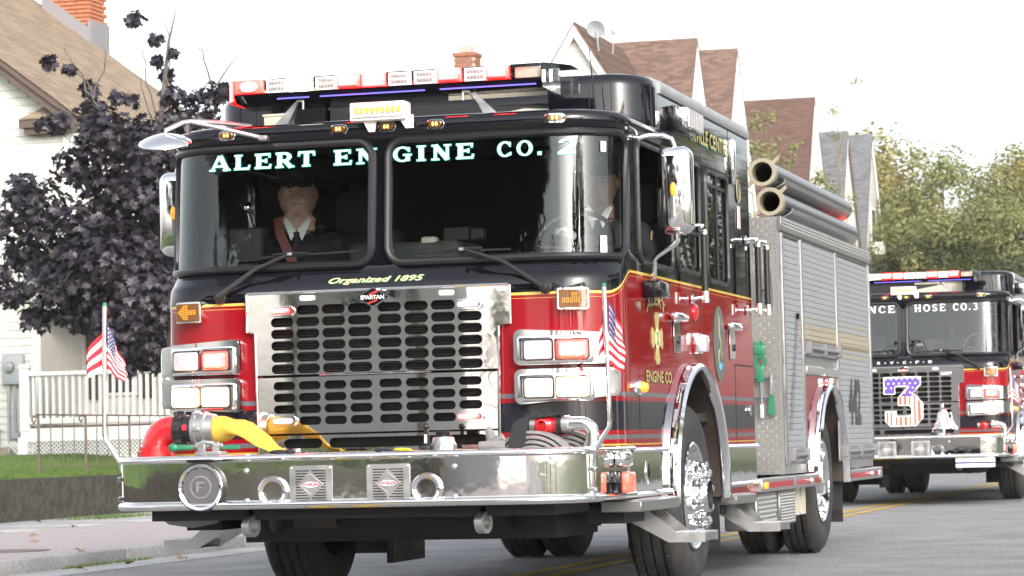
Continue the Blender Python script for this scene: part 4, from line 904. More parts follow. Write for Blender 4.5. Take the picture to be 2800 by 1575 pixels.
mat_red_badge = mat('badge_red', (.62, .04, .02), .4)
def stars(mb, fn, n, m, mi):
    for i in range(n):
        for j in range(m):
            c = ((i+.5)/n, (j+.5)/m); pts = []
            for k in range(10):
                r = (.36 if k % 2 == 0 else .15); a = PI/2+k*PI/5; pts.append(fn(c[0]+r*math.cos(a)/n, c[1]+r*math.sin(a)/m, .0012))
            for k in range(5):
                a, b, c_ = pts[2*k-1], pts[2*k], pts[2*k+1]; mb.face([a, b, c_], mi)
            mb.face([pts[k] for k in (1, 3, 5, 7, 9)], mi)
def flag(pole, s):
    """small flag drooping from its pole: 13 stripes, starred canton on the hoist side"""
    X = s*1.312
    mb = MB(); N = 16
    if s < 0: ht, hb, ft, fb = V(X+.012, -.45, 1.515), V(X+.012, -.45, 1.285), V(X+.108, -.45, 1.30), V(X+.110, -.45, 1.205)
    else: ht, hb, ft, fb = V(X+.022, -.45, 1.53), V(X+.016, -.45, 1.225), V(X+.085, -.45, 1.40), V(X+.098, -.45, 1.175)
    def fn(a, t, o=0.):
        p = (ht*(1-t)+hb*t)*(1-a)+(ft*(1-t)+fb*t)*a
        fold = .022*math.sin(a*7.5+t*1.2)*a**.5+.010*math.sin(a*17)*a
        return (p.x+.006*math.sin(t*9+a*3)*a, p.y+fold-o*(1), p.z-.028*a*(1-a)*(1 if s < 0 else .4))
    for i in range(N):
        for j in range(13):
            a0, a1, t0, t1 = i/N, (i+1)/N, j/13, (j+1)/13
            mi = 2 if (i < 7 and j < 7) else (0 if j % 2 == 0 else 1)
            for k in range(2): mb.face([fn(a0, t0+(t1-t0)*k/2), fn(a1, t0+(t1-t0)*k/2), fn(a1, t0+(t1-t0)*(k+1)/2), fn(a0, t0+(t1-t0)*(k+1)/2)], mi)
    stars(mb, lambda a, t, o: fn(.02+a*.40, .02+t*.5, .002), 5, 5, 1)
    w = -s
    def fn2(a, t):
        x = -.10*a if s < 0 else -.03*a
        return (X+x-.004, -.445+.02*math.sin(a*6), 1.50-.22*t-.13*a*(1-t*.6))
    for i in range(6):
        for j in range(6): mb.face([fn2(i/6, j/6), fn2((i+1)/6, j/6), fn2((i+1)/6, (j+1)/6), fn2(i/6, (j+1)/6)], 0 if j % 2 == 0 else 1)
    o = mb.build('flag', ['fred', 'fwhite', 'fblue'], pole, sharp=0)
    o.data.shade_smooth()
    return o
# ------------------------------------------------------------------ ground
def ground_mat(name, col, c2, scale, rough=.9, bump=.3, bs=200., spec=.3, big=None):
    m = mat(name, col, rough, spec=spec, bump=bump, bscale=bs); g = NG(m); b = g.n['Principled BSDF']; tc = g.n.new('ShaderNodeTexCoord')
    n1 = g.noise(scale, tc.outputs['Object'], 8); n2 = g.noise(scale*.04, tc.outputs['Object'], 4)
    c = g.mix(g.smooth(n1, .35, .65), col, c2)
    c = g.mix(.8, c, g.ramp(n2, [(.3, (.72, .72, .72)), (.7, (1.2, 1.2, 1.2))], 'LINEAR'), 'MULTIPLY')
    g.l.new(c, b.inputs['Base Color']); return m
M['asphalt'] = ground_mat('asphalt', (.16, .163, .17), (.29, .293, .30), 38., .8, .5, 160.)
M['conc'] = ground_mat('concrete', (.27, .27, .275), (.36, .36, .36), 30., .85, .25, 120.)
M['gutter'] = ground_mat('gutter_concrete', (.26, .27, .28), (.34, .35, .36), 40., .8, .2, 120.)
M['grass'] = ground_mat('lawn', (.055, .10, .02), (.11, .17, .04), 12., .95, .6, 90.)
M['soil'] = ground_mat('ground', (.06, .08, .03), (.09, .10, .05), 2., .95, .3, 20.)
M['linepaint'] = ground_mat('yellow_line_paint', (.50, .32, .04), (.36, .25, .06), 35., .7, .3, 150.)
def brickmat(name, c1, c2, mortar, scale, vec='xz', w=.5, h=.25, ms=.02, off=.5, rough=.85, kz=1.):
    m = mat(name, c1, rough, spec=.2); g = NG(m); b = g.n['Principled BSDF']; tc = g.n.new('ShaderNodeTexCoord')
    sp = g.n.new('ShaderNodeSeparateXYZ'); g.l.new(tc.outputs['Object'], sp.inputs[0]); cb = g.n.new('ShaderNodeCombineXYZ')
    for i, a in enumerate(vec): g.l.new(sp.outputs['xyz'.index(a)] if i == 0 else g.math('MULTIPLY', sp.outputs['xyz'.index(a)], kz), cb.inputs[i])
    t = g.n.new('ShaderNodeTexBrick'); t.inputs['Scale'].default_value = scale; t.inputs['Brick Width'].default_value = w; t.inputs['Row Height'].default_value = h
    t.inputs['Mortar Size'].default_value = ms; t.inputs['Color1'].default_value = (*c1, 1); t.inputs['Color2'].default_value = (*c2, 1); t.inputs['Mortar'].default_value = (*mortar, 1); t.offset = off
    g.l.new(cb.outputs[0], t.inputs['Vector']); n1 = g.noise(40, tc.outputs['Object'])
    c = g.mix(.6, t.outputs['Color'], g.ramp(n1, [(.3, (.7, .7, .7)), (.7, (1.3, 1.3, 1.3))], 'LINEAR'), 'MULTIPLY'); g.l.new(c, b.inputs['Base Color'])
    n2 = g.noise(9, tc.outputs['Object'], 2); return m
M['paver'] = brickmat('brick_pavers', (.30, .27, .275), (.35, .315, .32), (.27, .26, .265), 4.5, 'xy', .5, .25, .012)
M['shbrown'] = brickmat('brown_shingle', (.19, .125, .10), (.11, .075, .062), (.07, .05, .045), 2.0, 'xz', .55, .15, .004, kz=1.)
M['shred'] = brickmat('red_brown_shingle', (.135, .082, .068), (.09, .055, .046), (.05, .03, .026), 2.0, 'xz', .55, .15, .004)
M['shgrey'] = brickmat('grey_shingle', (.16, .165, .175), (.10, .105, .115), (.07, .07, .08), 2.0, 'xz', .55, .15, .004)
M['shtan'] = brickmat('tan_shingle', (.26, .205, .15), (.19, .148, .108), (.12, .095, .07), 2.2, 'yz', .7, .24, .004)
M['brickst'] = brickmat('painted_brick', (.50, .47, .44), (.36, .33, .31), (.42, .40, .38), 2.0, 'yz', .45, .16, .02)
M['siding'] = mat('white_siding', (.60, .59, .56), .55, noise=.05, nscale=5)
M['trimw'] = mat('white_trim', (.76, .76, .75), .5)
M['brown'] = mat('brown_trim', (.085, .058, .05), .5)
M['brick'] = mat('chimney_brick', (.36, .13, .065), .85, noise=.35, nscale=9, coords='Generated', bump=.3, bscale=30)
M['brick2'] = mat('dark_chimney_brick', (.24, .10, .06), .85, noise=.3, nscale=14, bump=.3, bscale=60)
M['mortar'] = mat('mortar', (.36, .30, .26), .9)
M['lead'] = mat('flashing', (.19, .185, .20), .5)
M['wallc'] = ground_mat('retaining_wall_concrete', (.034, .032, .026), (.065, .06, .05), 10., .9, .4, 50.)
M['iron'] = mat('brown_iron', (.12, .09, .075), .6)
M['meter'] = mat('meter_grey', (.32, .35, .37), .5)
M['window'] = mat('window_dark', (.04, .045, .05), .08, coat=1.)
M['barkp'] = mat('maple_bark', (.095, .08, .078), .9, noise=.3, nscale=14, bump=.4, bscale=30)
M['bark'] = mat('pale_bark', (.17, .14, .11), .9, noise=.3, nscale=3)
def leafmat(name, c1, c2, rough=.5, trans=.25, sc=.6, spec=.5):
    m = mat(name, c1, rough, spec=spec); g = NG(m); b = g.n['Principled BSDF']; tc = g.n.new('ShaderNodeTexCoord'); oi = g.n.new('ShaderNodeObjectInfo')
    gi = g.n.new('ShaderNodeNewGeometry'); c = g.mix(gi.outputs['Random Per Island'], c1, c2); n1 = g.noise(sc, tc.outputs['Object'], 3)
    c = g.mix(.9, c, g.ramp(n1, [(.3, (.65, .65, .65)), (.7, (1.35, 1.3, 1.2))], 'LINEAR'), 'MULTIPLY'); g.l.new(c, b.inputs['Base Color'])
    if trans:
        t = g.n.new('ShaderNodeBsdfTranslucent'); g.l.new(c, t.inputs['Color']); x = g.n.new('ShaderNodeMixShader'); x.inputs[0].default_value = trans
        o = g.n['Material Output']; g.l.new(b.outputs[0], x.inputs[1]); g.l.new(t.outputs[0], x.inputs[2]); g.l.new(x.outputs[0], o.inputs['Surface'])
    return m
M['leafp'] = leafmat('purple_maple_leaf', (.014, .0125, .024), (.034, .028, .043), .5, .08, 3.)
M['leafg'] = leafmat('green_leaf', (.17, .20, .075), (.25, .26, .10), .6, .35, .25)
M['leafy'] = leafmat('yellow_green_leaf', (.24, .24, .085), (.36, .31, .11), .6, .45, .25)
M['leafd'] = leafmat('dark_green_leaf', (.04, .055, .022), (.07, .085, .03), .6, .3, .25)
M['dry'] = mat('dry_leaf', (.22, .14, .075), .8)

def struct(name, mb, m, **k): return mb.build(name, m, None, k.get('sharp', 38), kind='structure')
t = MB(); t.add([(-170, -130, -.06), (170, -130, -.06), (170, 410, -.06), (-170, 410, -.06)], [(0, 1, 2, 3)]); struct('ground', t, 'soil')
t = MB(); t.add([(x, y, 0) for y in (-120, 400) for x in (-3.85, 6.2)], [(0, 1, 3, 2)]); struct('road', t, 'asphalt')
t = MB(); t.add([(x, y, .003) for y in (-120, 400) for x in (-4.30, -3.83)], [(0, 1, 3, 2)]); struct('gutter', t, 'gutter')
def slabs(name, x0, x1, z, step, m, gap=.012, depth=.14, x1z=None):
    grp = None; y = -14.; me = None
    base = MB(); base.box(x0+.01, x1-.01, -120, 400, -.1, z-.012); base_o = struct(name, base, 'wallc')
    mb = MB(); mb.rbox(x0, x1, 0, step-gap, z-depth, z, .012, 2); me = mb.mesh('slab')
    for k in range(26):
        o = link('slab', me, m, base_o); o.location = (0, y+k*step, 0)
    far = MB(); far.box(x0, x1, y+26*step, 400, z-depth, z); far.box(x0, x1, -120, y-gap, z-depth, z); far.build('far_slab', m, base_o, kind='stuff')
    return base_o
slabs('kerb', -4.46, -4.30, .105, 2.6, 'conc')
t = MB(); t.box(-7.6, -4.462, -120, 400, -.1, .102); struct('brick_verge', t, 'paver')
slabs('pavement', -9.23, -7.602, .112, 1.6, 'conc')
t = MB(); t.box(6.2, 6.36, -120, 400, -.1, .10); struct('far_kerb', t, 'conc')
t = MB(); t.box(6.362, 9.5, -120, 400, -.1, .098); struct('far_pavement', t, 'conc')
for x0, x1 in ((-.36, -.25), (-.12, -.01)):
    t = MB(); t.add([(x, y, .004) for y in (-120, 400) for x in (x0, x1)], [(0, 1, 3, 2)]); struct('centre_line', t, 'linepaint')
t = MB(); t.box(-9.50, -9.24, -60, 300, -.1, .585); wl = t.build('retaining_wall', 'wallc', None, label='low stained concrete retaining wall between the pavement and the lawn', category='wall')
# lawn sheet rising to the house
lawn_z = lambda x: .575 if x > -9.6 else .575+.285*min(1, max(0, (-9.6-x)/3.4))
t = MB(); xs = [-9.49, -9.8, -10.4, -11.2, -12., -13., -14., -18., -40., -90.]
t.rings([[(x, -60, lawn_z(x)) for x in xs], [(x, 300, lawn_z(x)) for x in xs]], closed=False); struct('lawn', t, 'grass', sharp=60)
random.seed(3)
t = MB()
for k in range(16000):
    x = -9.52-abs(random.gauss(0, 1.6)) if k % 3 else -9.51-random.random()*.2; y = random.uniform(11, 27)
    if x < -14.2: continue
    a = random.random()*PI; h = random.uniform(.03, .075); dx, dy = math.cos(a)*.005, math.sin(a)*.005; lx, ly = random.gauss(0, .02), random.gauss(0, .02); z = lawn_z(x)
    t.add([(x-dx, y-dy, z-.01), (x+dx, y+dy, z-.01), (x+lx, y+ly, z+h)], [(0, 1, 2)])
t.build('grass_blades', 'grass', None, 0, kind='stuff', label='blades of mown grass on the lawn', category='grass')
t = MB()
for k in range(500):
    x, y = random.uniform(-8.9, -8.3), random.uniform(15.6, 17.2); a = random.random()*PI; t.add([(x-.006*math.cos(a), y-.006*math.sin(a), .11), (x+.006*math.cos(a), y+.006*math.sin(a), .11), (x+random.gauss(0, .02), y, .15)], [(0, 1, 2)])
for k in range(160):
    x, y = -4.28+random.random()*.03, random.uniform(5.5, 7.2); t.add([(x, y, .003), (x+.01, y, .003), (x, y+.01, .03)], [(0, 1, 2)])
t.build('weed_patch', 'grass', None, 0, kind='stuff', label='small patches of weeds on the pavement and in the gutter', category='weeds')
t = MB(); t.lathe([(.33, .0), (.33, .006), (.001, .007)], (-5.2, 6.55, .103), (0, 0, 1), 24); t.build('drain_cover', 'iron', None, label='dark iron drain cover set in the brick verge near the kerb', category='drain cover')
lfm = MB(); lp = [(0, 0), (.03, -.012), (.055, .01), (.045, .03), (.075, .06), (.035, .06), (.0, .10), (-.03, .06), (-.07, .055), (-.04, .03), (-.055, .0), (-.02, -.012)]
lfm.add([(x, y, .012+.02*math.sin(x*40+y*30)) for x, y in lp], [tuple(range(len(lp)))]); leafme = lfm.mesh('dry_leaf', 0)
for k, (x, y, z, a, lab) in enumerate(((-6.67, 10.2, .105, .4, 'dry orange leaf lying alone in the middle of the brick verge'), (-4.38, 6.15, .108, 1.9, 'pale dry leaf on top of the kerb at the left edge'), (-4.0, 5.3, .006, 2.7, 'brown leaf in the gutter nearest the left edge'), (-3.95, 7.1, .006, .9, 'yellowish leaf in the gutter below the truck step'), (-3.7, 8.6, .003, 5., 'brown leaf on the gutter beside the front tyre'), (-8.8, 14.9, .114, 3.2, 'dry leaf at the foot of the retaining wall'), (-5.9, 8.6, .105, 1.2, 'small orange leaf on the verge below the bumper end'), (-7.4, 12.8, .105, 2.2, 'dry leaf on the verge near the pavement slabs'), (-4.1, 6.3, .006, 4.2, 'dry leaf in the gutter against the kerb'))):
    o = link('fallen_leaf', leafme, 'dry', None, label=lab, category='leaf', group='dry leaves fallen by the kerb'); o.location = (x, y, z); o.rotation_euler = (.2, .1, a); o.scale = (.75, .75, .75)

# ------------------------------------------------------------------ left house
H = thing('white_house', 'white clapboard house with tan shingle roof, brick chimney and railed porch', 'house', (-13.9, 26, .86)); HL = Vector(H.location)
def hb(name, mb, m, par=None, sharp=38, **k):
    mb.v = [tuple(Vector(p)-HL) for p in mb.v]; return mb.build(name, m, par or H, sharp, **k)
RK = lambda x: 6.134-.75*(x+13.377)
b = MB(); b.box(-24, -13.91, 26.02, 33, .7, 3.0); b.prism([(-24, 3.0), (-13.33, 3.0), (-13.33, RK(-13.33)-.12), (-17.7, RK(-17.7)-.12), (-24, 6)], 26.02, 33, 'Y'); wallh = hb('wall', b, 'siding')
for k in range(64):
    z = .98+k*.119; x1 = -13.955 if z < 2.95 else -13.39
    if z+.11 > RK(x1): x1 = -13.377-(z+.11-6.134+.16)/.75
    if x1 < -17: break
    q = MB(); q.rings([[(x, y, zz) for y, zz in ((26.02, z), (26.02, z+.117), (26.006, z+.1175), (25.990, z))] for x in (-18.6, x1)], cap0=True, cap1=True); hb('siding_board', q, 'siding', wallh)
q = MB(); q.box(-14.0, -13.90, 25.975, 26.04, .86, 3.0); hb('corner_board', q, 'trimw', wallh)
q = MB(); q.box(-13.42, -13.32, 25.975, 26.04, 3.0, 6.0); hb('corner_board', q, 'trimw', wallh)
q = MB(); q.box(-24, -13.92, 26.0, 26.03, .60, .965); hb('foundation', q, 'mortar', wallh)
q = MB(); q.prism([(-13.18, RK(-13.18)+.06), (-17.9, RK(-17.9)+.06), (-24, 5.0), (-24, 4.8), (-17.9, RK(-17.9)-.10), (-13.18, RK(-13.18)-.10)], 25.72, 33.3, 'Y'); rf = hb('roof', q, 'shtan')
q = MB()
for k in range(56):
    x0 = -13.10-k*.085; x1 = x0-.085; q.add([(x0, 25.69, RK(x0)+.085), (x0, 33.33, RK(x0)+.085), (x1, 33.33, RK(x1)+.075), (x1, 25.69, RK(x1)+.075), (x0, 25.69, RK(x0)+.06), (x0, 33.33, RK(x0)+.06)], [(0, 1, 2, 3), (0, 4, 5, 1)])
hb('shingle_courses', q, 'shtan', rf, 0, kind='stuff')
q = MB(); q.prism([(-13.12, RK(-13.12)+.055), (-17.9, RK(-17.9)+.055), (-17.9, RK(-17.9)-.16), (-13.12, RK(-13.12)-.16)], 25.67, 25.72, 'Y'); q.prism([(-13.12, RK(-13.12)+.055), (-17.9, RK(-17.9)+.055), (-17.9, RK(-17.9)-.02), (-13.12, RK(-13.12)-.02)], 25.62, 25.67, 'Y'); hb('rake_board', q, 'brown', rf)
q = MB(); q.add([(-14.02, 25.70, 5.97), (-13.2, 25.70, 5.97), (-13.2, 26.0, 6.18), (-13.72, 26.0, 6.18), (-14.02, 25.70, 5.94), (-13.2, 25.70, 5.94)], [(0, 1, 2, 3), (0, 4, 5, 1)]); hb('return_eave', q, 'shtan', rf)
q = MB(); q.box(-14.02, -13.2, 25.70, 26.0, 5.83, 5.955); q.box(-13.96, -13.2, 25.76, 26.0, 5.74, 5.83); hb('return_fascia', q, 'brown', rf)
q = MB(); q.tube([(-13.1, 25.9, RK(-13.1)-.12), (-13.1, 25.9, 5.72), (-13.22, 25.93, 5.66), (-13.25, 25.95, 5.55), (-13.25, 25.95, 3.2)], .04, 8); hb('downspout', q, 'trimw', rf)
# chimney of single bricks
q = MB(); q.box(-16.86, -16.14, 33.16, 33.84, 7.9, 10.4); ch = hb('chimney', q, 'mortar', rf)
bm_ = MB(); bm_.rbox(-.104, .104, -.05, .05, -.031, .031, .006, 1); bme = bm_.mesh('brick')
bm_ = MB(); bm_.rbox(-.05, .05, -.104, .104, -.031, .031, .006, 1); bme2 = bm_.mesh('brick')
for k in range(22):
    z = 8.36+k*.075
    for i in range(4):
        x = -16.86+.09+i*.22+(.0 if k % 2 else -.11)
        if x < -16.9 or x > -16.1: continue
        o = link('brick', bme, 'brick', ch); o.location = Vector((min(max(x, -16.78), -16.22), 33.13+random.uniform(-.004, .004), z))-HL
    for i in range(4):
        y = 33.22+i*.22+(0 if k % 2 else -.11)
        if y < 33.1 or y > 33.85: continue
        o = link('brick', bme2, 'brick', ch); o.location = Vector((-16.11+random.uniform(-.004, .004), min(max(y, 33.2), 33.8), z))-HL
q = MB(); q.prism([(-16.98, RK(-16.98)+.06), (-16.98, RK(-16.98)+.34), (-16.05, RK(-16.05)+.34), (-16.05, RK(-16.05)+.06)], 33.05, 33.12, 'Y'); q.box(-16.10, -16.03, 33.08, 33.9, 7.9, RK(-16.05)+.5); hb('flashing', q, 'lead', ch)
# recessed entrance bay, window, shutters
q = MB(); q.box(-13.9, -10.9, 27.6, 27.7, .9, 4.6); bay = hb('wall', q, 'siding')
for k in range(30):
    z = 1.3+k*.112; q = MB(); q.rings([[(x, y, zz) for y, zz in ((27.6, z), (27.6, z+.110), (27.588, z+.1105), (27.574, z))] for x in (-13.9, -10.9)], cap0=True, cap1=True); hb('siding_board', q, 'siding', bay)
q = MB(); q.box(-13.92, -13.86, 26.02, 27.6, .9, 3.0); hb('side_wall', q, 'siding', bay)
q = MB(); q.box(-13.56, -12.92, 27.53, 27.575, 1.75, 3.25); wf = hb('window', q, 'trimw')
q = MB(); q.box(-13.52, -12.96, 27.52, 27.529, 1.80, 2.50); q.box(-13.52, -12.96, 27.52, 27.529, 2.55, 3.2); hb('pane', q, 'window', wf)
for x in (-13.78, -12.9):
    q = MB(); q.box(x, x+.22, 27.53, 27.57, 1.7, 3.3); sh_ = hb('shutter', q, 'brown', wf)
    for k in range(18): q = MB(); q.box(x+.02, x+.2, 27.518, 27.53, 1.75+k*.085, 1.80+k*.085); hb('louvre', q, 'brown', sh_) if False else hb('louvre', q, 'brown', wf)
q = MB(); q.box(-11.0, -9.9, 25.3, 28, .8, 4.6); hb('unseen_shade_wall', q, 'siding', bay)  # unseen block added to keep the sun off the recessed bay
q = MB(); q.box(-13.9, -9.7, 25.2, 27.7, 3.7, 3.8); hb('unseen_porch_roof', q, 'brown')  # slab out of sight, added over the porch to shade the recess
# porch deck, railing, lattice
q = MB(); q.box(-13.85, -11.0, 25.45, 27.6, 1.20, 1.28); pd = hb('porch_deck', q, 'brown')
q = MB(); q.box(-13.92, -11.0, 25.40, 25.46, 1.05, 1.25); hb('fascia', q, 'trimw', pd)
q = MB(); q.box(-13.95, -13.80, 25.36, 25.48, .80, 1.12); q.box(-13.92, -11., 25.38, 25.44, .78, .82); hb('skirt_post', q, 'trimw', pd)
q = MB()
for k in range(64):
    x = -13.9+k*.065
    for s in (-1, 1):
        xa, xb = x, x+s*.27; q.add([(xa-.012, 25.415+.008*s, .80), (xa+.012, 25.415+.008*s, .80), (xb+.012, 25.415+.008*s, 1.06), (xb-.012, 25.415+.008*s, 1.06)], [(0, 1, 2, 3)])
hb('lattice', q, 'trimw', pd, 0, kind='stuff')
q = MB(); q.box(-13.8, -11, 25.6, 25.62, .6, 1.1); hb('lattice_backing', q, 'grey', pd)
q = MB(); q.rbox(-13.86, -11.0, 25.40, 25.50, 2.03, 2.10, .01, 1); rl_ = hb('porch_railing', q, 'trimw')
q = MB(); q.rbox(-13.86, -11.0, 25.41, 25.48, 1.31, 1.40, .008, 1); hb('bottom_rail', q, 'trimw', rl_)
q = MB(); q.rbox(-13.93, -13.78, 25.38, 25.52, 1.2, 2.16, .01, 1); q.prism([(-13.95, 2.16), (-13.76, 2.16), (-13.80, 2.22), (-13.91, 2.22)], 25.37, 25.53, 'Y'); hb('railing_post', q, 'trimw', rl_)
for k in range(25):
    x = -13.72+k*.108; q = MB(); q.box(x-.022, x+.022, 25.43, 25.47, 1.38, 2.05); hb('baluster', q, 'trimw', rl_)
# meter box and conduits
q = MB(); q.rbox(-14.44, -14.10, 25.86, 25.99, 1.93, 2.39, .02, 2); mt_ = hb('electric_meter', q, 'meter')
q = MB(); q.lathe([(.085, 0), (.085, .05), (.07, .07), (.001, .075)], (-14.30, 25.87, 2.20), (0, -1, 0), 20); hb('meter_dial', q, 'alu', mt_)
q = MB(); q.cyl((-14.36, 25.93, .84), (-14.36, 25.93, 1.95), .028, n=10); q.cyl((-14.26, 25.93, 1.15), (-14.26, 25.93, 1.95), .025, n=10); q.rbox(-14.29, -14.18, 25.88, 25.96, 1.10, 1.19, .01, 1); q.tube([(-14.54, 25.94, .82), (-14.53, 25.94, 1.2), (-14.50, 25.94, 1.25)], .018, 6); hb('conduit', q, 'meter', mt_)
# iron rail on the lawn
F = thing('iron_fence', 'thin brown iron handrail with scrolled ends on the lawn behind the wall', 'fence', (-9.75, 17, .6)); FL = Vector(F.location)
def fb(name, mb, m, par=None): mb.v = [tuple(Vector(p)-FL) for p in mb.v]; return mb.build(name, m, par or F)
fz = .60
q = MB(); q.tube([(-9.75, 16.95, 1.29), (-9.75, 16.86, 1.31), (-9.75, 16.82, 1.26), (-9.75, 16.88, 1.22), (-9.75, 16.93, 1.26)], .012, 6); q.rbox(-9.77, -9.73, 16.95, 23.5, 1.315, 1.335, .004, 1); q.rbox(-9.76, -9.74, 17, 23.5, .70, .715, .003, 1); fb('rail', q, 'iron')
q = MB(); q.tube([(-9.75, 18.3, 1.31), (-9.75, 18.2, 1.32), (-9.75, 18.17, 1.27), (-9.75, 18.23, 1.24), (-9.75, 18.27, 1.28)], .011, 6); fb('scroll', q, 'iron')
for k in range(18):
    y = 17.0+k*.34; pst = k % 4 == 0; q = MB(); r = .013 if pst else .006; q.rbox(-9.75-r, -9.75+r, y-r, y+r, fz if pst else .7, 1.32, .003, 1); fb('post' if pst else 'picket', q, 'iron')

# ------------------------------------------------------------------ steep-gabled houses down the street
def gable_house(label, Xf, Y, zr, hw, L, sh, depth=9., slope=1.75, sidem='siding', n=30, brownrake=False, cutnear=None):
    h = thing('gabled_house', label, 'house', (Xf, Y, .9), 'steep gabled houses along the left side'); o0 = Vector(h.location)
    def B(name, mb, m, par=None, sharp=38, **k): mb.v = [tuple(Vector(p)-o0) for p in mb.v]; return mb.build(name, m, par or h, sharp, **k)
    ze = zr-hw*slope
    q = MB(); q.prism([(Y-hw+.1, .8), (Y-hw+.1, ze), (Y, zr-.2), (Y+hw-.1, ze), (Y+hw-.1, .8)], Xf-L, Xf-.04, 'X'); wl_ = B('wall', q, sidem)
    if sidem == 'siding':
        for k in range(n):
            z = zr-.5-k*.135; w_ = (zr-z-.13)/slope
            if w_ < .05: continue
            w_ = min(w_, hw-.1)-.02
            q = MB(); q.rings([[(x, y, zz) for x, zz in ((Xf-.04, z), (Xf-.04, z+.132), (Xf-.025, z+.1325), (Xf-.008, z))] for y in (Y-w_, Y+w_)], cap0=True, cap1=True); B('siding_board', q, 'siding', wl_)
    q = MB(); T = .12
    pr_ = [(Y-hw-.15, ze-.15*slope), (Y, zr), (Y+hw+.15, ze-.15*slope), (Y+hw+.15, ze-.15*slope-T), (Y, zr-T*1.6), (Y-hw-.15, ze-.15*slope-T)]
    q.prism(pr_, Xf-L-.1, Xf+.06, 'X'); rf_ = B('roof', q, sh)
    q = MB(); nc = int(hw*slope/.085)
    for s in (-1, 1):
        for k in range(nc):
            z0 = zr-.02-k*.085; z1 = z0-.085; ya, yb_ = Y+s*((zr-z0)/slope+.012), Y+s*((zr-z1)/slope+.030)
            q.add([(Xf-L-.1, ya, z0), (Xf+.065, ya, z0), (Xf+.065, yb_, z1), (Xf-L-.1, yb_, z1), (Xf+.065, yb_-s*.022, z1), (Xf-L-.1, yb_-s*.022, z1)], [(0, 1, 2, 3), (3, 2, 4, 5)])
    B('shingle_courses', q, sh, rf_, 0, kind='stuff')
    for s in (-1, 1):
        q = MB(); a, b_ = (Y, zr-.16), (Y+s*(hw+.15), ze-.15*slope-.14); q.prism([a, b_, (b_[0]-s*.17, b_[1]), (Y, zr-.46)], Xf-.0, Xf+.055, 'X'); B('rake_board', q, 'brown' if (brownrake and s > 0) else 'trimw', rf_)
    return h, B, rf_
h1, B1, r1 = gable_house('near brown shingled gabled house with the satellite dish on its roof', -12., 67.8, 12.66, 3.1, 2.6, 'shbrown')
q = MB(); q.prism([(-16.5, .8), (-16.5, 8.7), (-14.2, 12.25), (-12.05, 8.7), (-12.05, .8)], 62.02, 67.6, 'Y'); cg = B1('cross_gable', q, 'siding')
for k in range(18):
    z = 12.02-.12-k*.135; w_ = max(0, (12.3-z-.13)/1.6)
    if w_ > .05: q = MB(); q.rings([[(x, y, zz) for y, zz in ((62.02, z), (62.02, z+.132), (62.005, z+.1325), (61.988, z))] for x in (-14.2-w_, -14.2+w_)], cap0=True, cap1=True); B1('siding_board', q, 'siding', cg)
q = MB(); q.prism([(-14.2, 12.45), (-11.9, 8.76), (-11.9, 8.58), (-14.2, 12.25), (-16.5, 8.58), (-16.5, 8.76)], 61.8, 68.2, 'Y'); r1b = B1('cross_roof', q, 'shbrown')
q = MB()
for k in range(44):
    z0 = 12.45-k*.085; xa, xb = -14.2+(12.45-z0)/1.6+.01, -14.2+(12.45-z0+.085)/1.6+.03; q.add([(xa, 61.8, z0), (xa, 68.0, z0), (xb, 68.0, z0-.085), (xb, 61.8, z0-.085), (xb-.02, 61.8, z0-.085), (xb-.02, 68.0, z0-.085)], [(0, 1, 2, 3), (3, 2, 5, 4)])
B1('shingle_courses', q, 'shbrown', r1b, 0, kind='stuff')
for s in (-1, 1): q = MB(); q.prism([(-14.2, 12.33), (-14.2+s*2.3, 8.62), (-14.2+s*2.12, 8.62), (-14.2, 12.02)], 61.74, 61.81, 'Y'); B1('rake_board', q, 'trimw', r1b)
q = MB(); q.X = Matrix.Translation((-13.75, 62.6, 12.35)) @ Matrix.Rotation(math.radians(-60), 4, 'X'); q.lathe([(.001, 0), (.15, .02), (.26, .06), (.265, .07), (.15, .035), (.001, .012)], (0, 0, 0), (0, 0, -1), 24); q.tube([(0, .2, -.02), (.1, .3, .3)], .015, 6); q.sph((.12, .3, .32), .05, 8, 6); q.X = None; q.tube([(-13.75, 62.6, 12.3), (-13.72, 62.7, 11.7)], .02, 6); q.sph((-13.25, 62.6, 12.25), (.09, .06, .12), 10, 8); q.tube([(-13.25, 62.6, 12.2), (-13.3, 62.6, 11.6)], .015, 6); B1('satellite_dish', q, 'meter', r1b)
gable_house('second brown shingled house with a narrow white gable, behind the near one', -12., 74.15, 13.17, 3.2, 5., 'shbrown')
gable_house('house with the reddish brown steep roof and white gable end', -12., 89.3, 13.31, 4.2, 9., 'shred', n=44)
gable_house('grey shingled house with a brown verge beside the taller grey one', -12., 97.4, 12.87, 3.2, 7., 'shgrey', brownrake=True, n=36)
h5, B5, r5 = gable_house('farthest grey roofed house with pale brick gable and window air conditioner', -12., 104.3, 13.42, 4.2, 8., 'shgrey', slope=1.75, sidem='brickst')
q = MB(); q.box(-12.03, -11.97, 103.4, 104.5, 8.2, 10.3); wn = B5('window', q, 'trimw')
for z0, z1 in ((8.3, 9.2), (9.28, 10.2)): q = MB(); q.box(-11.975, -11.96, 103.5, 104.4, z0, z1); B5('pane', q, 'window', wn)
q = MB(); q.rbox(-12., -11.5, 103.3, 103.9, 8.3, 8.8, .03, 1); B5('air_conditioner', q, 'trimw', wn)
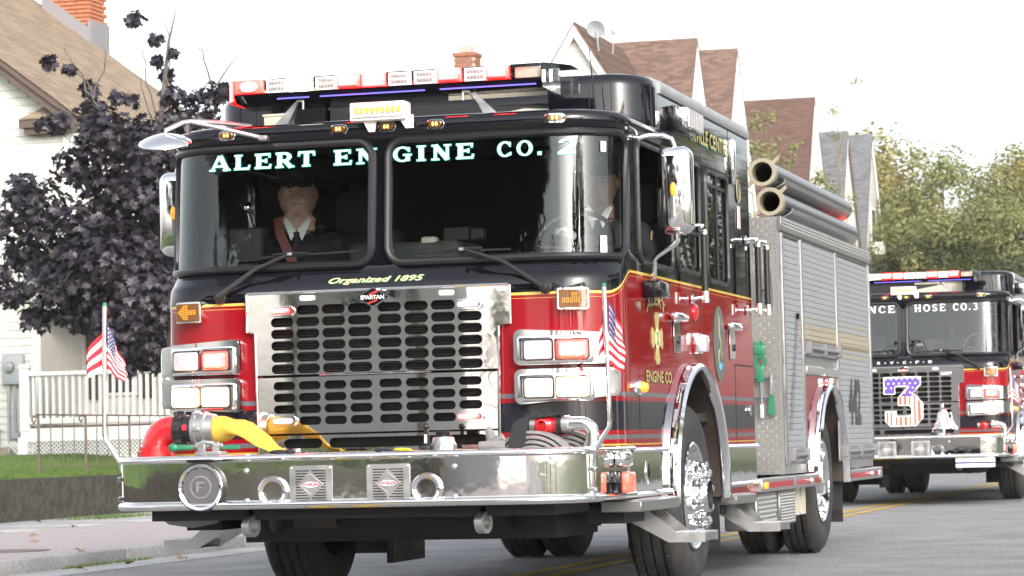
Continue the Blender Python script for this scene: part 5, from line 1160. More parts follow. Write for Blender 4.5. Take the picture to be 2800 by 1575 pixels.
# white house behind the light bar: only its chimney shows
h6 = thing('white_house', 'house hidden behind the red engine, only its square brick chimney showing above the light bar', 'house', (-14.5, 52, .9)); o6 = Vector(h6.location)
def B6(name, mb, m, par=None, **k): mb.v = [tuple(Vector(p)-o6) for p in mb.v]; return mb.build(name, m, par or h6, **k)
q = MB(); q.box(-18, -12.4, 48, 56, .7, 6.4); B6('wall', q, 'siding')
q = MB(); q.prism([(-18.3, 6.3), (-15.2, 8.5), (-12.1, 6.3)], 47.7, 56.3, 'Y'); r6 = B6('roof', q, 'shgrey')
q = MB(); q.box(-14.18, -13.68, 49.95, 50.4, 6.5, 10.02); c6_ = B6('chimney', q, 'mortar', r6)
q = MB()
for k in range(30):
    z = 8.0+k*.068
    for i in range(3):
        x = -14.17+.085+i*.17+(0 if k % 2 else -.085)
        if -14.25 < x < -13.62: x0, x1 = max(x-.078, -14.20), min(x+.078, -13.66); q.rbox(x0, x1, 49.93, 50.0, z-.028, z+.028, .006, 1)
    for i in range(3): q.rbox(-13.74, -13.66, 49.96+i*.15, 50.09+i*.15, z-.028, z+.028, .006, 1)
B6('bricks', q, 'brick2', c6_, kind='stuff')
q = MB(); q.rbox(-14.22, -13.64, 49.9, 50.45, 9.98, 10.07, .01, 1); B6('chimney_cap', q, 'brick2', c6_)
q = MB(); q.rbox(-14.08, -13.80, 50.05, 50.3, 10.07, 10.25, .02, 1); B6('chimney_pot', q, 'mortar', c6_)
q = MB(); q.cyl((-13.38, 50, .8), (-13.42, 50, 16.), .012, .008, n=6); q.build('antenna_mast', 'grey', None, label='very thin grey mast rising into the sky to the right of the square chimney', category='mast')

# ------------------------------------------------------------------ trees
def leafclump(mb, c, r, n, size, mi=0, poly=None, droop=.5):
    for k in range(n):
        d = Vector((random.gauss(0, 1), random.gauss(0, 1), random.gauss(0, 1))).normalized(); rr = r*(random.random()**.45)
        p = Vector(c)+Vector((d.x, d.y, d.z*.85))*rr
        nrm = (d*.8+Vector((random.gauss(0, .5), random.gauss(0, .5), .6+random.gauss(0, .4)))).normalized(); a = nrm.orthogonal().normalized(); b = nrm.cross(a); t = random.random()*2*PI
        a, b = a*math.cos(t)+b*math.sin(t), b*math.cos(t)-a*math.sin(t); s = size*random.uniform(.7, 1.25)
        if poly is None: mb.add([p-a*s*.5, p+b*s*.32+nrm*s*.08, p+a*s*.5, p-b*s*.32+nrm*s*.08], [(0, 1, 2, 3)], mi)
        else: mb.add([p+a*x*s+b*y*s+nrm*s*(.25*abs(x)-.3*y*y) for x, y in poly], [tuple(range(len(poly)))], mi)
MAPLE = [(0, -.5), (.05, -.12), (.30, -.30), (.28, -.10), (.52, -.05), (.36, .10), (.46, .30), (.20, .22), (.0, .55), (-.20, .22), (-.46, .30), (-.36, .10), (-.52, -.05), (-.28, -.10), (-.30, -.30), (-.05, -.12)]
random.seed(11)
mp = thing('maple_tree', 'dark purple leaved maple with bare top twigs before the white house', 'tree', (-9.57, 21, .60)); mo = Vector(mp.location)
K_ = 36.9*1.087/7763.
def px(x, y, Y=21.):   # crown spots were measured on the plane of the tree
    return Vector((-12.27+x*.00598, Y, 6.82+.08*(1-x/330.)-y*.00524))
blobs = [(120, 520, 95), (60, 630, 75), (30, 560, 50), (190, 640, 115), (300, 560, 120), (330, 450, 105), (310, 340, 80), (250, 275, 48), (400, 600, 120), (400, 740, 125), (280, 770, 110), (170, 720, 85), (110, 800, 50), (380, 870, 60), (450, 310, 60), (480, 420, 80), (430, 400, 95), (250, 420, 70), (75, 470, 50), (330, 850, 70), (210, 790, 60), (235, 215, 30), (440, 240, 35), (540, 235, 36), (520, 290, 40), (500, 250, 25), (560, 230, 30), (370, 45, 26), (410, 95, 20), (405, 145, 18), (450, 130, 12), (420, 180, 20), (165, 150, 22), (140, 145, 16), (200, 165, 12), (180, 300, 36), (150, 310, 26), (310, 240, 22), (60, 740, 45), (20, 690, 40), (330, 900, 55), (420, 900, 60), (360, 820, 90), (420, 660, 110), (350, 650, 110), (240, 560, 90), (270, 690, 110), (440, 500, 90), (380, 330, 50), (340, 930, 30), (360, 250, 20)]
cr = MB(); items = []
for x, y, r in blobs:
    R = r*.0053; n = int(10+r*r*.036)
    dy = random.uniform(-.5, .5) if r > 60 else random.uniform(-.2, .2)
    leafclump(cr, px(x, y)+Vector((0, dy, 0)), R, n, .155, 0, MAPLE); items.append((px(x, y)+Vector((0, dy, 0)), R))
# the 300 leaves nearest the street become leaves of their own
nl = len(cr.v)//16; order = sorted(range(nl), key=lambda i: cr.v[i*16][1]); near = set(order[:300])
crown = MB()
for i in range(nl):
    if i in near: continue
    crown.add([Vector(cr.v[j])-mo for j in range(i*16, i*16+16)], [tuple(range(16))])
crn = crown.build('crown', 'leafp', mp, 0, kind='stuff')
for i in near:
    vs = [Vector(cr.v[j]) for j in range(i*16, i*16+16)]; q = MB(); q.add([p-mo for p in vs], [tuple(range(16))]); q.build('leaf', 'leafp', crn, 0)
q = MB(); A = lambda x, y, dy=0: px(x, y)+Vector((0, dy, 0))-mo
q.tube([A(452, 1195), A(446, 980), A(430, 800), A(408, 620), A(400, 450), A(415, 320), A(428, 200), A(440, 100), A(458, 20)], [.085, .08, .07, .06, .05, .04, .03, .02, .008], 8)
q.build('trunk', 'barkp', mp)
for br in ([(428, 800), (320, 650), (260, 500), (230, 400), (180, 310)], [(405, 620), (340, 480), (310, 380), (285, 300), (255, 240)], [(428, 800), (270, 720), (150, 640), (90, 560)], [(415, 680), (440, 560), (470, 420), (520, 300), (545, 220)], [(415, 330), (395, 230), (375, 130), (372, 60)], [(428, 220), (440, 160), (432, 60), (425, -10)], [(400, 330), (385, 260), (370, 160)], [(285, 300), (240, 190), (180, 140)], [(255, 240), (290, 150), (280, 100)], [(255, 240), (215, 160), (190, 110)], [(545, 220), (575, 170), (625, 115)], [(545, 230), (520, 120), (500, 105)]):
    q = MB(); n = len(br); pts = [A(*p) for p in br]; fine = []
    for k in range(n-1):
        for s_ in range(4): a_ = pts[k].lerp(pts[k+1], s_/4.); fine.append(a_+Vector((random.gauss(0, .018), random.gauss(0, .03), random.gauss(0, .012))))
    fine.append(pts[-1]); K2 = len(fine); r0_ = .028 if br[0][1] > 500 else .014; q.tube(fine, [r0_*(1-k/(K2-.5))+.0025 for k in range(K2)], 6); q.build('branch', 'barkp', mp)

def make_tree_mesh(seed, h, rad, n, size, crownlow=.25, nh=34):
    random.seed(seed); c1, c2 = MB(), MB(); tr = MB(); hub = []
    for k in range(nh):
        a = random.random()*2*PI; zz = h*(crownlow+(1-crownlow)*random.random()**.8); f = math.sin(PI*min(1, max(.05, (zz/h-crownlow*.6)/(1.08-crownlow*.6))))**.6
        rr = rad*f*random.uniform(.35, 1); hub.append((Vector((rr*math.cos(a), rr*math.sin(a), zz)), random.uniform(.35, .75)*rad*.5))
    for p, r in hub: leafclump(c1 if random.random() < .65 else c2, p, r, int(n*r*r), size)
    tr.tube([(0, 0, -.3), (.1, 0, h*.2), (.0, .1, h*.45), (.15, 0, h*.75)], [.30, .24, .17, .06] if nh < 50 else [.16, .12, .08, .03], 8)
    br = []
    for p, r in hub[:12 if nh < 50 else 0]: b = MB(); b.tube([(.05, .05, h*random.uniform(.2, .4)), Vector((p.x*.5, p.y*.5, p.z*.75)), p], [.11, .07, .02], 6); br.append(b)
    return c1.mesh('foliage', 0), c2.mesh('foliage', 0), tr.mesh('trunk'), [b.mesh('limb') for b in br]
VAR = [make_tree_mesh(s, 12., 4.2, 330, .21) for s in (21, 22, 23)]+[make_tree_mesh(24, 12., 4.2, 560, .17, .33, 80)]
def tree(v, loc, sc, rz, m1, m2, label, group):
    t = thing('broadleaf_tree', label, 'tree', loc, group, rz); t.scale = sc
    for me, nm, m in ((VAR[v][0], 'crown', m1), (VAR[v][1], 'crown', m2), (VAR[v][2], 'trunk', 'bark')): 
        o = bpy.data.objects.new(nm, me); COL.objects.link(o); o.parent = t
        if not me.materials: me.materials.append(M[m])
        o.material_slots[0].link = 'OBJECT'; o.material_slots[0].material = M[m]
        if nm == 'crown': o['kind'] = 'stuff'
    for me in VAR[v][3]:
        o = bpy.data.objects.new('limb', me); COL.objects.link(o); o.parent = t
        if not me.materials: me.materials.append(M['bark'])
    return t
G1 = 'trees closing the far end of the street'
for v, loc, s, rz, a, b, lab in (
    (0, (-13.2, 114, 0), (1.25, 1.25, .98), 0., 'leafy', 'leafg', 'yellow green tree rising behind the farthest grey roof'),
    (1, (-9.6, 108, 0), (1.05, 1.05, 1.03), 1.1, 'leafg', 'leafg', 'full green tree with a pale forked trunk right of the grey house'),
    (2, (-5.8, 114, 0), (1.2, 1.2, 1.08), 2.3, 'leafy', 'leafg', 'golden topped tree above the second engine light bar'),
    (0, (-2.2, 110, 0), (1.1, 1.1, 1.10), 4., 'leafy', 'leafy', 'yellowish tree cut by the right edge of the picture'),
    (1, (-11.0, 104, 0), (.75, .75, .78), 3.2, 'leafg', 'leafd', 'lower green tree at the foot of the tree line beside the pale brick gable'),
    (2, (-7.4, 100, 0), (.85, .85, .80), .4, 'leafg', 'leafd', 'low leafy tree directly behind the second engine cab'),
    (0, (-4.0, 103, 0), (.9, .9, .85), 5.1, 'leafd', 'leafg', 'dark low tree above the right end of the second engine'),
    (1, (-17.4, 128, 0), (1.6, 1.6, 1.28), 2., 'leafy', 'leafg', 'distant pale tree showing over the red brown roof'),
    (2, (1., 104, 0), (1., 1., 1.1), 2.9, 'leafg', 'leafy', 'green tree just beyond the right edge of the picture')):
    tree(v, loc, s, rz, a, b, lab, G1)
# trees and a house across the road and behind the photographer: seen only as reflections
G2 = 'street trees mirrored in the paint and glass'
for v, loc, s, rz, a, b in [(3, (-6.1, -24, 0), (1.3, 1.3, .88), 0., 'leafp', 'leafp'), (3, (-15.5, -33, 0), (1.3, 1.3, 1.3), 1., 'leafp', 'leafp')]+[(k % 3, (19.5+(k % 2)*2, 8+k*10.5, 0), (1., 1., 1.05+.1*(k % 3)), k*1.3, 'leafd', 'leafd' if k % 2 else 'leafg') for k in range(9)]+[(k % 3, (-44+k*9.5, -95-(k % 3)*6, 0), (1.2, 1.2, 1.0+.1*(k % 2)), k*2.1, 'leafd', 'leafd') for k in range(3, 9)]+[(k % 3, (19+k, -50+k*9, 0), (1.1, 1.1, 1.), k*1.7, 'leafd', 'leafd') for k in range(4)]:
    tree(v, loc, s, rz, a, b, 'leafy street tree beside the road, out of view and mirrored in the fire engine', G2)
for i, (x, y, w_, lab) in enumerate(((-12, -41, 11, 'white sided house behind the photographer, mirrored in the grille'), (30, 20, 8, 'white sided house across the road, mirrored in the red door'), (30, 47, 8, 'second white sided house across the road, mirrored in the cab side'))):
    h = thing('white_house', lab, 'house', (x, y, 0)); q = MB(); q.box(-w_/2, w_/2, -5, 5, 0, 5.5); q.build('wall', 'siding', h); q = MB(); q.prism([(-w_/2-.4, 5.4), (0, 8.8), (w_/2+.4, 5.4)], -5.3, 5.3, 'Y'); q.build('roof', 'shbrown', h)
    for k in range(3):
        for s in (-1, 1): q = MB(); q.box(s*(w_/2+.03)-.02, s*(w_/2+.03)+.02, -3.6+k*2.8, -2.5+k*2.8, 1.6, 3.2); q.build('window', 'window', h)
# thin saplings in front of the gabled houses
def sapling(loc, h, n, lab, sd):
    random.seed(sd); t = thing('sapling', lab, 'tree', loc, 'slender trees before the gabled houses'); q = MB(); q.tube([(0, 0, 0), (.1, 0, h*.5), (-.05, 0, h*.95)], [.07, .05, .012], 6); q.build('trunk', 'bark', t); c = MB()
    for k in range(n):
        z = h*random.uniform(.55, 1.02); p = Vector((random.gauss(0, .5), random.gauss(0, .5), z)); b = MB() if k < 8 else None
        if b: b.tube([(0, 0, z*.8), p], [.02, .006], 5); b.build('branch', 'bark', t)
        leafclump(c, p, .28, 34, .13)
    c.build('crown', 'leafg', t, 0, kind='stuff'); return t
sapling((-8.35, 60, .6), 8.6, 22, 'slender grey green tree before the red brown roof, beside the hose tubes', 5)
sapling((-7.2, 60, .6), 6.9, 12, 'small sapling above the far end of the black hose tubes', 6)
sapling((-10.6, 86, .6), 12.6, 5, 'thin yellowish treetop showing over the red brown ridge', 8)

# thin evening haze that softens the far trees
q = MB(); q.box(-180, 180, -135, 415, -1.1, 23.); hz = q.build('haze', None, None, 0, kind='stuff', label='thin pale evening haze over the whole street', category='haze')
hm = bpy.data.materials.new('haze'); hm.use_nodes = True; hm.node_tree.nodes.clear(); vo = hm.node_tree.nodes.new('ShaderNodeVolumePrincipled'); vo.inputs['Density'].default_value = .0003; vo.inputs['Color'].default_value = (1, .97, .91, 1); hou = hm.node_tree.nodes.new('ShaderNodeOutputMaterial'); hm.node_tree.links.new(vo.outputs[0], hou.inputs['Volume']); hz.data.materials.append(hm)
# ------------------------------------------------------------------ the two fire engines
T1 = build_truck((0, 0, 0), 'red and black fire engine with ALERT ENGINE CO.2 across its windscreen, nearest the camera')
T2 = T1.copy(); COL.objects.link(T2); T2.location = (0.02, 20.45, 0); T2['label'] = 'second fire engine behind, with a large starred 3 on its grille'
def copy_tree(src, dst):
    for ch in list(src.children):
        if ch.name.startswith('flag') and False: continue
        c = ch.copy(); COL.objects.link(c); c.parent = dst; copy_tree(ch, c)
copy_tree(T1, T2)
def ws(u0, z0, u1=None, z1=None, o=.004, back=0.):
    def fn(x, y, e=0): 
        u = u0+x*1.011; z = z0+y; return CS(u, z, o+e-back)
    return fn
def wtext(P, items, teal=True):
    for s_, x0, x1, z0, h in items:
        if teal: serif(lambda mb: mb.build('letter_outline', 'teal', P, 0), s_, lambda x, y, e, x0=x0, z0=z0: CS((x0+x)*1.011, z0+y, .003+e), h, x1-x0, grow=.045)
        serif(lambda mb: mb.build('letter', 'wlet', P, 0), s_, lambda x, y, e, x0=x0, z0=z0: CS((x0+x)*1.011, z0+y, .0052+e), h, x1-x0)
wtext(T1, [('ALERT', -.945, -.362, 2.325, .078), ('EN', -.255, -.022, 2.322, .078), ('GINE', .068, .499, 2.322, .078), ('CO.', .627, .872, 2.322, .078), ('2', .937, 1.02, 2.322, .078)])
sc_ = lambda x, y: CS(UX(-.262+x, 1.71), 1.697+y*.82, .004)
txt('Organized 1895', .036, lambda x, y: CS(UX(-.258+x, 1.71), 1.695+y*.82, .002), 'greenlet', 'lettering_shadow', T1, shear=.35, width=.515, bold=.022, split=True)
txt('Organized 1895', .036, sc_, 'gold_pale' if 'gold_pale' in M else 'wlet', 'lettering', T1, shear=.35, width=.515, bold=.012, split=True)
# windscreen stickers
q = MB(); q.face([CS(1.155+a*.03, 1.815+b*.085, .003) for a, b in ((0, 0), (1.3, 0), (1.2, 1), (-.05, 1))]); st = q.build('sticker', 'wlet', T1, 0)
txt('06 26', .016, lambda x, y: CS(1.158+x, 1.855+y, .005), 'grey', 'lettering', st, width=.032, bold=.03)
q = MB(); q.face([CS(1.16+a*.03, 2.335+b*.055, .003) for a, b in ((0, 0), (1, 0), (1, 1), (0, 1))]); q.build('sticker', 'wlet', T1, 0)
SX = 1.2445
def side(y0, z0, o=0.): return lambda x, y: (SX+.003+o, y0+x, z0+y)
for m_, o, d in (('greenlet', .001, .008), ('gold', .0025, 0)):
    txt('ROCKVILLE CENTRE', .092, lambda x, y, o=o, d=d: (SX+o, 1.80+x+d, 2.572-d+y), m_, 'lettering', T1, width=1.38, bold=.012, split=True)
    txt('ENGINE CO.', .062, lambda x, y, o=o, d=d: (SX+o, .74+x+d*.5, 1.158-d*.5+y), m_, 'lettering', T1, width=.66, bold=.015, split=True)
    def arch_(x, y, o=o, d=d):
        t = (x/.46-.5); return (SX+.001+o, .78+x+d*.4, 1.525+.05*(1-4*t*t)-d*.4+y)
    txt('ALERT', .06, arch_, m_, 'lettering', T1, width=.46, bold=.015, split=True)
    txt('RVC', .02, lambda x, y, o=o: (SX+o, 3.44+x, 2.47+y), m_, 'lettering', T1, width=.09)
# Maltese cross with the company number
q = MB(); P_ = []
for k in range(4):
    a = k*PI/2
    for r, da in ((.05, -.62), (.16, -.46), (.178, -.2), (.165, 0), (.178, .2), (.16, .46), (.05, .62)): P_.append((1.03+r*.82*math.sin(a+da), 1.395+r*.82*math.cos(a+da)))
q.prism(P_, SX, SX+.003, 'X'); mc = q.build('company_emblem', 'gold', T1)
q = MB(); q.prism([(1.03+.058*math.cos(a*PI/12), 1.395+.058*math.sin(a*PI/12)) for a in range(24)], SX+.0032, SX+.004, 'X'); q.build('emblem_disc', 'gold_pale', mc)
txt('2', .07, lambda x, y: (SX+.0055, 1.005+x, 1.36+y), 'greenlet', 'lettering', mc, width=.05, bold=.03)
q = MB(); q.prism([(2.76+.172*math.cos(a*PI/16), 1.412+.225*math.sin(a*PI/16)) for a in range(32)], SX+.0005, SX+.002, 'X'); ov = q.build('oval_emblem', 'greenlet', T1)
q = MB(); q.prism([(2.76+.165*math.cos(a*PI/16), 1.412+.218*math.sin(a*PI/16)) for a in range(32)], SX+.002, SX+.003, 'X'); q.build('oval_field', 'emblem', ov)
q = MB(); q.prism([(2.72, 1.60), (2.74, 1.54), (2.73, 1.46), (2.78, 1.42), (2.775, 1.35), (2.80, 1.42), (2.765, 1.48), (2.77, 1.56)], SX+.0032, SX+.0042, 'X'); q.tube([(SX+.004, 2.76+.05*math.cos(a*PI/8), 1.34+.04*math.sin(a*PI/8)) for a in range(9)], .004, 4); q.tube([(SX+.004, 2.71, 1.34), (SX+.004, 2.71, 1.30)], .004, 4); q.build('emblem_figure', 'gold', ov)
q = MB(); q.prism([(2.71, 1.285), (2.74, 1.30), (2.78, 1.295), (2.82, 1.30), (2.81, 1.275), (2.77, 1.255), (2.73, 1.262)], SX+.0032, SX+.0042, 'X'); q.build('emblem_print', 'cyan', ov)
q = MB(); q.prism([(3.49+.062*math.cos(a*PI/12), 2.385+.075*math.sin(a*PI/12)) for a in range(24)], SX, SX+.002, 'X'); ro = q.build('round_emblem', 'emblem', T1)
q = MB(); q.tube([(SX+.002, 3.49+.058*math.cos(a*PI/12), 2.385+.07*math.sin(a*PI/12)) for a in range(24)], .004, 4, closed=True); q.build('emblem_ring', 'gold', ro)
for k in range(5): q = MB(); q.box(SX, SX+.002, 3.445+k*.018, 3.463+k*.018, 2.15, 2.29); q.build('stripe', 'fwhite' if k % 2 == 0 else 'reflex', ro)
# figures and fading streak on the shutters
txt('442', .34, lambda x, y: (1.2515, 7.80+x, .93+y), 'numgrey', 'lettering', T1, width=.62, bold=.045, split=True)
q = MB()
for k in range(12):
    z1 = 1.70-k*.068; z0 = z1-.058; f = lambda z: 5.10+.40*(z-.88)/.82; q.face([(1.2515, f(z0), z0), (1.2515, f(z0)+.10, z0), (1.2515, f(z1)+.12, z1), (1.2515, f(z1), z1)])
q.face([(1.2515, 5.46, 1.66), (1.2515, 5.68, 1.66), (1.2515, 5.68, 1.70), (1.2515, 5.46, 1.70)]); q.build('shutter_streak', 'grey', T1, 0, kind='stuff')
# second engine: lettering, R V C F D, starred 3, bell
wtext(T2, [('NCE', -.42, -.10, 2.325, .085), ('HOSE', .135, .51, 2.325, .085), ('CO.3', .60, .90, 2.325, .085)], False)
for k, c in enumerate('RVCFD'): txt(c, .036, lambda x, y, k=k: CS(UX(-.32+k*.155+x, 1.71), 1.697+y*.82, .004), 'wlet', 'lettering', T2, width=.04, bold=.02)
for k in range(4): q = MB(); q.face([CS(UX(-.225+k*.155+.007*math.cos(a*PI/4), 1.71), 1.711+.006*math.sin(a*PI/4), .004) for a in range(8)]); q.build('lettering_dot', 'wlet', T2, 0)
T_ = [(-.24, 1.54), (.21, 1.54), (.21, 1.44), (.10, 1.33), (.13, 1.33), (.23, 1.22), (.23, 1.04), (.14, .945), (-.17, .945), (-.23, 1.0), (-.23, 1.13), (-.09, 1.13), (-.09, 1.07), (.07, 1.07), (.09, 1.09), (.09, 1.16), (.06, 1.19), (-.07, 1.19), (-.07, 1.29), (.06, 1.42), (-.10, 1.42), (-.10, 1.33), (-.24, 1.33)]
q = MB(); cx_, cz_ = 0, 1.245; q.prism(T_, -.085, -.065, 'Y'); th = q.build('number_emblem', 'fwhite', T2)
cells = [MB(), MB(), MB()]; nx, nz = 42, 54
for i in range(nx):
    for j in range(nz):
        x0, x1, z0, z1 = -.25+.5*i/nx, -.25+.5*(i+1)/nx, .93+.63*j/nz, .93+.63*(j+1)/nz; c = ((x0+x1)/2, (z0+z1)/2)
        if all(inpoly((c[0]+dx, c[1]+dz), T_) for dx, dz in ((-.012, 0), (.012, 0), (0, -.012), (0, .012))):
            cells[0 if c[1] > 1.305 else (1 if int((c[0]+.25)/.028) % 2 else 2)].add([(x0, -.0865, z0), (x1, -.0865, z0), (x1, -.0865, z1), (x0, -.0865, z1)], [(0, 1, 2, 3)])
cells[0].build('starred_field', mat('emblem_purple', (.10, .05, .30), .5), th, 0); cells[1].build('stripes', mat('emblem_orange_red', (.62, .10, .05), .5), th, 0, kind='stuff')
q = MB()
for j in range(4):
    for i in range(7):
        c = (-.21+i*.065+(.03 if j % 2 else 0), 1.515-j*.055)
        if all(inpoly((c[0]+dx, c[1]+dz), T_) for dx, dz in ((-.02, 0), (.02, 0), (0, -.02), (0, .02))):
            pt = [(c[0]+(.017 if k % 2 == 0 else .007)*math.cos(PI/2+k*PI/5), -.0885, c[1]+(.017 if k % 2 == 0 else .007)*math.sin(PI/2+k*PI/5)) for k in range(10)]; q.face(pt)
q.build('star', 'fwhite', th, 0, kind='stuff')
q = MB(); q.lathe([(.135, 0), (.13, .012), (.10, .05), (.075, .10), (.066, .16), (.055, .20), (.03, .225), (.012, .23), (.016, .25), (.02, .27), (.012, .30), (.001, .31)], (.50, -.40, .90), (0, 0, 1), 28); q.cyl((.5, -.4, .82), (.5, -.4, .92), .03, n=12); q.build('bell', 'chrome', T2)
q = MB(); q.rbox(.66, 1.12, -.64, -.60, .44, .55, .004, 1); q.build('number_board', 'white', T2); q = MB(); q.box(.66, 1.12, -.6425, -.6405, .485, .505); q.build('board_stripe', 'fblue', T2)

# ------------------------------------------------------------------ loose gear
def top(name, mb, m, label, cat, group=None, **k):
    o = mb.build(name, m, None, label=label, category=cat, **k)
    if group: o['group'] = group
    return o
# yellow hose flattening as it leaves the coupling
C_ = [(-.752, -.38, .957, .064, .060), (-.715, -.382, .958, .067, .058), (-.68, -.386, .960, .062, .056), (-.645, -.392, .962, .044, .068), (-.61, -.40, .964, .032, .070), (-.575, -.41, .955, .024, .062), (-.535, -.42, .932, .018, .058), (-.475, -.43, .893, .014, .056), (-.42, -.44, .856, .012, .056), (-.375, -.45, .834, .010, .056), (-.33, -.45, .827, .006, .082)]
q = MB(); R_ = []
for i, (x, y, z, a, b) in enumerate(C_):
    t = Vector(C_[min(i+1, len(C_)-1)][:3])-Vector(C_[max(i-1, 0)][:3]); t.normalize()
    n = Vector((0, 1, 0)); n = (n-t*n.dot(t)).normalized(); bb = t.cross(n); sg_ = min(1, max(0, (i-2)/3.))*(.62 if i < 8 else .25)
    n, bb = n*math.cos(sg_)+bb*math.sin(sg_), bb*math.cos(sg_)-n*math.sin(sg_)
    R_.append([tuple(Vector((x, y, z))+n*math.cos(2*PI*k/20)*b+bb*math.sin(2*PI*k/20)*a) for k in range(20)])
q.rings(R_, cap0=True, cap1=True); top('supply_hose', q, 'yel', 'yellow flat supply hose folding out of the silver coupling onto the bumper', 'hose', sharp=60)
# rolled attack line with strap
rh = thing('rolled_hose', 'grey rolled hose strapped down on the right of the bumper', 'hose', (.95, -.36, .826)); q = MB()
for y0, r0, cx in ((-.05, .20, -.02), (.10, .20, .10)):
    for k in range(7):
        r = r0-k*.024; pth = [(cx+r*1.05*math.cos(math.radians(a)), y0, -.125+r*math.sin(math.radians(a))) for a in range(20, 161, 8)]
        q.sweep(pth, [(-.010, -.05), (.004, -.052), (.010, -.04), (.010, .04), (.004, .052), (-.010, .05)], (0, 1, 0))
q.tube([(-.16, -.1, .012), (-.20, -.12, .018), (-.28, -.1, .016)], [.03, .024, .022], 10); q.tube([(-.24, -.02, .015), (-.25, .0, .05), (-.27, .02, .10)], [.03, .028, .018], 10)
q.build('hose_coil', 'greyhose', rh); q = MB(); q.cyl((-.25, -.06, .012), (-.17, -.06, .052), .026, n=16); q.build('hose_end', 'alu', rh)
q = MB(); q.sweep([(-.02, -.11, .155), (-.055, -.13, .135), (-.075, -.14, .08), (-.085, -.14, .002)], [(-.003, -.042), (.003, -.042), (.003, .042), (-.003, .042)], (1, 0, .2)); q.build('strap', 'strap', rh)
# wrenches clipped on the bumper, gloves beside them
wr = thing('spanner_wrench', 'green handled spanner wrenches in a metal bracket on the bumper behind the yellow hose', 'wrench', (-.75, -.50, .826)); q = MB()
q.rbox(-.18, -.06, -.03, -.01, .03, .058, .01, 2); q.sph((-.17, -.02, .044), (.03, .02, .022), 10, 8); q.rbox(.05, .19, -.03, -.015, .028, .048, .004, 1); q.build('handle', 'green', wr)
q = MB(); q.rbox(-.04, .10, -.06, .03, .0, .022, .004, 1); q.rbox(-.03, .01, -.05, -.03, .02, .062, .003, 1); q.rbox(.05, .085, -.05, -.03, .02, .068, .003, 1); q.tube([(-.04, -.04, .05), (.0, -.04, .068), (.05, -.04, .062), (.075, -.04, .045), (.10, -.04, .05)], .012, 8); q.build('bracket', 'alu', wr)
for x, m_, lab in ((.20, 'strap', 'black glove lying on the bumper deck left of the lever'), (.30, 'yellow', 'yellow strap end lying on the bumper beside the lever')):
    q = MB(); q.sph((x, -.58, .833), (.040, .025, .010), 12, 8); q.tube([(x+.02, -.59, .834), (x+.05, -.60, .832), (x+.065, -.60, .828)], [.008, .007, .004], 8); top('glove' if m_ == 'strap' else 'strap_end', q, m_, lab, 'glove' if m_ == 'strap' else 'strap')
q = MB(); q.sph((-.33, -.6, .836), (.05, .025, .012), 10, 8); q.sph((-.27, -.6, .836), (.03, .02, .014), 10, 8); top('glove', q, 'strap', 'black glove on the bumper deck at the foot of the yellow hose', 'glove')
# hose tubes over the body
for i, (x, z, lab) in enumerate(((1.10, 2.655, 'upper of the two black hard suction hoses above the shutters'), (1.147, 2.452, 'lower of the two black hard suction hoses above the shutters'))):
    t = thing('suction_hose', lab, 'hose', (x, 5.2, z), 'hard suction hoses carried on the body'); q = MB()
    q.lathe([(.072, 0), (.085, .0), (.085, 3.5), (.072, 3.5), (.072, 0)], (0, 0, 0), (0, 1, 0), 28); q.build('hose', 'tube', t, 60)
    q = MB(); q.lathe([(.070, .12), (.070, -.035), (.096, -.035), (.098, -.02), (.098, .01), (.088, .02), (.086, .10)], (0, 0, 0), (0, 1, 0), 30); cp_ = q.build('coupling', 'couple', t)
    for a in (.7, PI+.7):
        q = MB(); c, s_ = math.cos(a), math.sin(a); q.prism([(.09*c-.014*s_, .09*s_+.014*c), (.15*c-.010*s_, .15*s_+.010*c), (.15*c+.010*s_, .15*s_-.010*c), (.09*c+.014*s_, .09*s_-.014*c)], -.03, .0, 'Y'); q.build('lug', 'couple', cp_)
    q = MB(); q.lathe([(.001, 3.1), (.071, 3.1)], (0, 0, 0), (0, 1, 0), 20); q.build('hose_bore', 'dark', t)
    q = MB(); q.prism([(.02, -.10), (.10, -.06), (.11, -.03), (.105, -.03), (.095, -.055), (.02, -.092)], .25, 3.3, 'Y') ; q.prism([(-.1, -.10), (.02, -.10), (.02, -.094), (-.1, -.094)], .25, 3.3, 'Y'); q.build('tray', 'alu', T1).location = (x, 5.2, z)
# irons on the tread plate panel
ht = thing('hydrant_wrench', 'green headed hydrant wrench and two spanners on the tread plate behind the cab', 'wrench', (1.09, 4.93, 1.0)); q = MB()
q.lathe([(.026, -.008), (.045, -.008), (.045, .008), (.026, .008), (.026, -.008)], (.01, -.03, .36), (0, 1, 0), 20); q.rbox(-.02, .035, -.045, -.015, .22, .33, .008, 2); q.rbox(-.03, .045, -.045, -.015, .40, .47, .012, 2); q.prism([(-.025, .46), (-.04, .50), (-.01, .48), (.02, .50), (.05, .47)], -.04, -.02, 'Y'); q.build('wrench_head', 'green', ht)
q = MB(); q.cyl((.01, -.03, -.02), (.01, -.03, .25), .010, n=10); q.build('wrench_shaft', 'grey', ht); q = MB(); q.cyl((.01, -.03, -.015), (.01, -.03, .07), .0112, n=10); q.build('wrench_label', 'wlet', ht)
for x in (-.062, .077):
    q = MB(); q.prism([(x-.016, .13), (x+.016, .13), (x+.026, .0), (x-.026, .0)], -.035, -.02, 'Y'); q.build('spanner', 'green', ht); q = MB(); q.rbox(x-.009, x+.009, -.035, -.02, .12, .28, .003, 1); q.build('spanner_shaft', 'alu', ht)
q = MB()
for z in (.12, .25): q.tube([(-.08, -.02, z), (.10, -.02, z)], .007, 6)
for x in (-.075, .09): q.tube([(x, -.02, .12), (x, -.02, .28)], .006, 6)
q.build('rack', 'grey', ht)
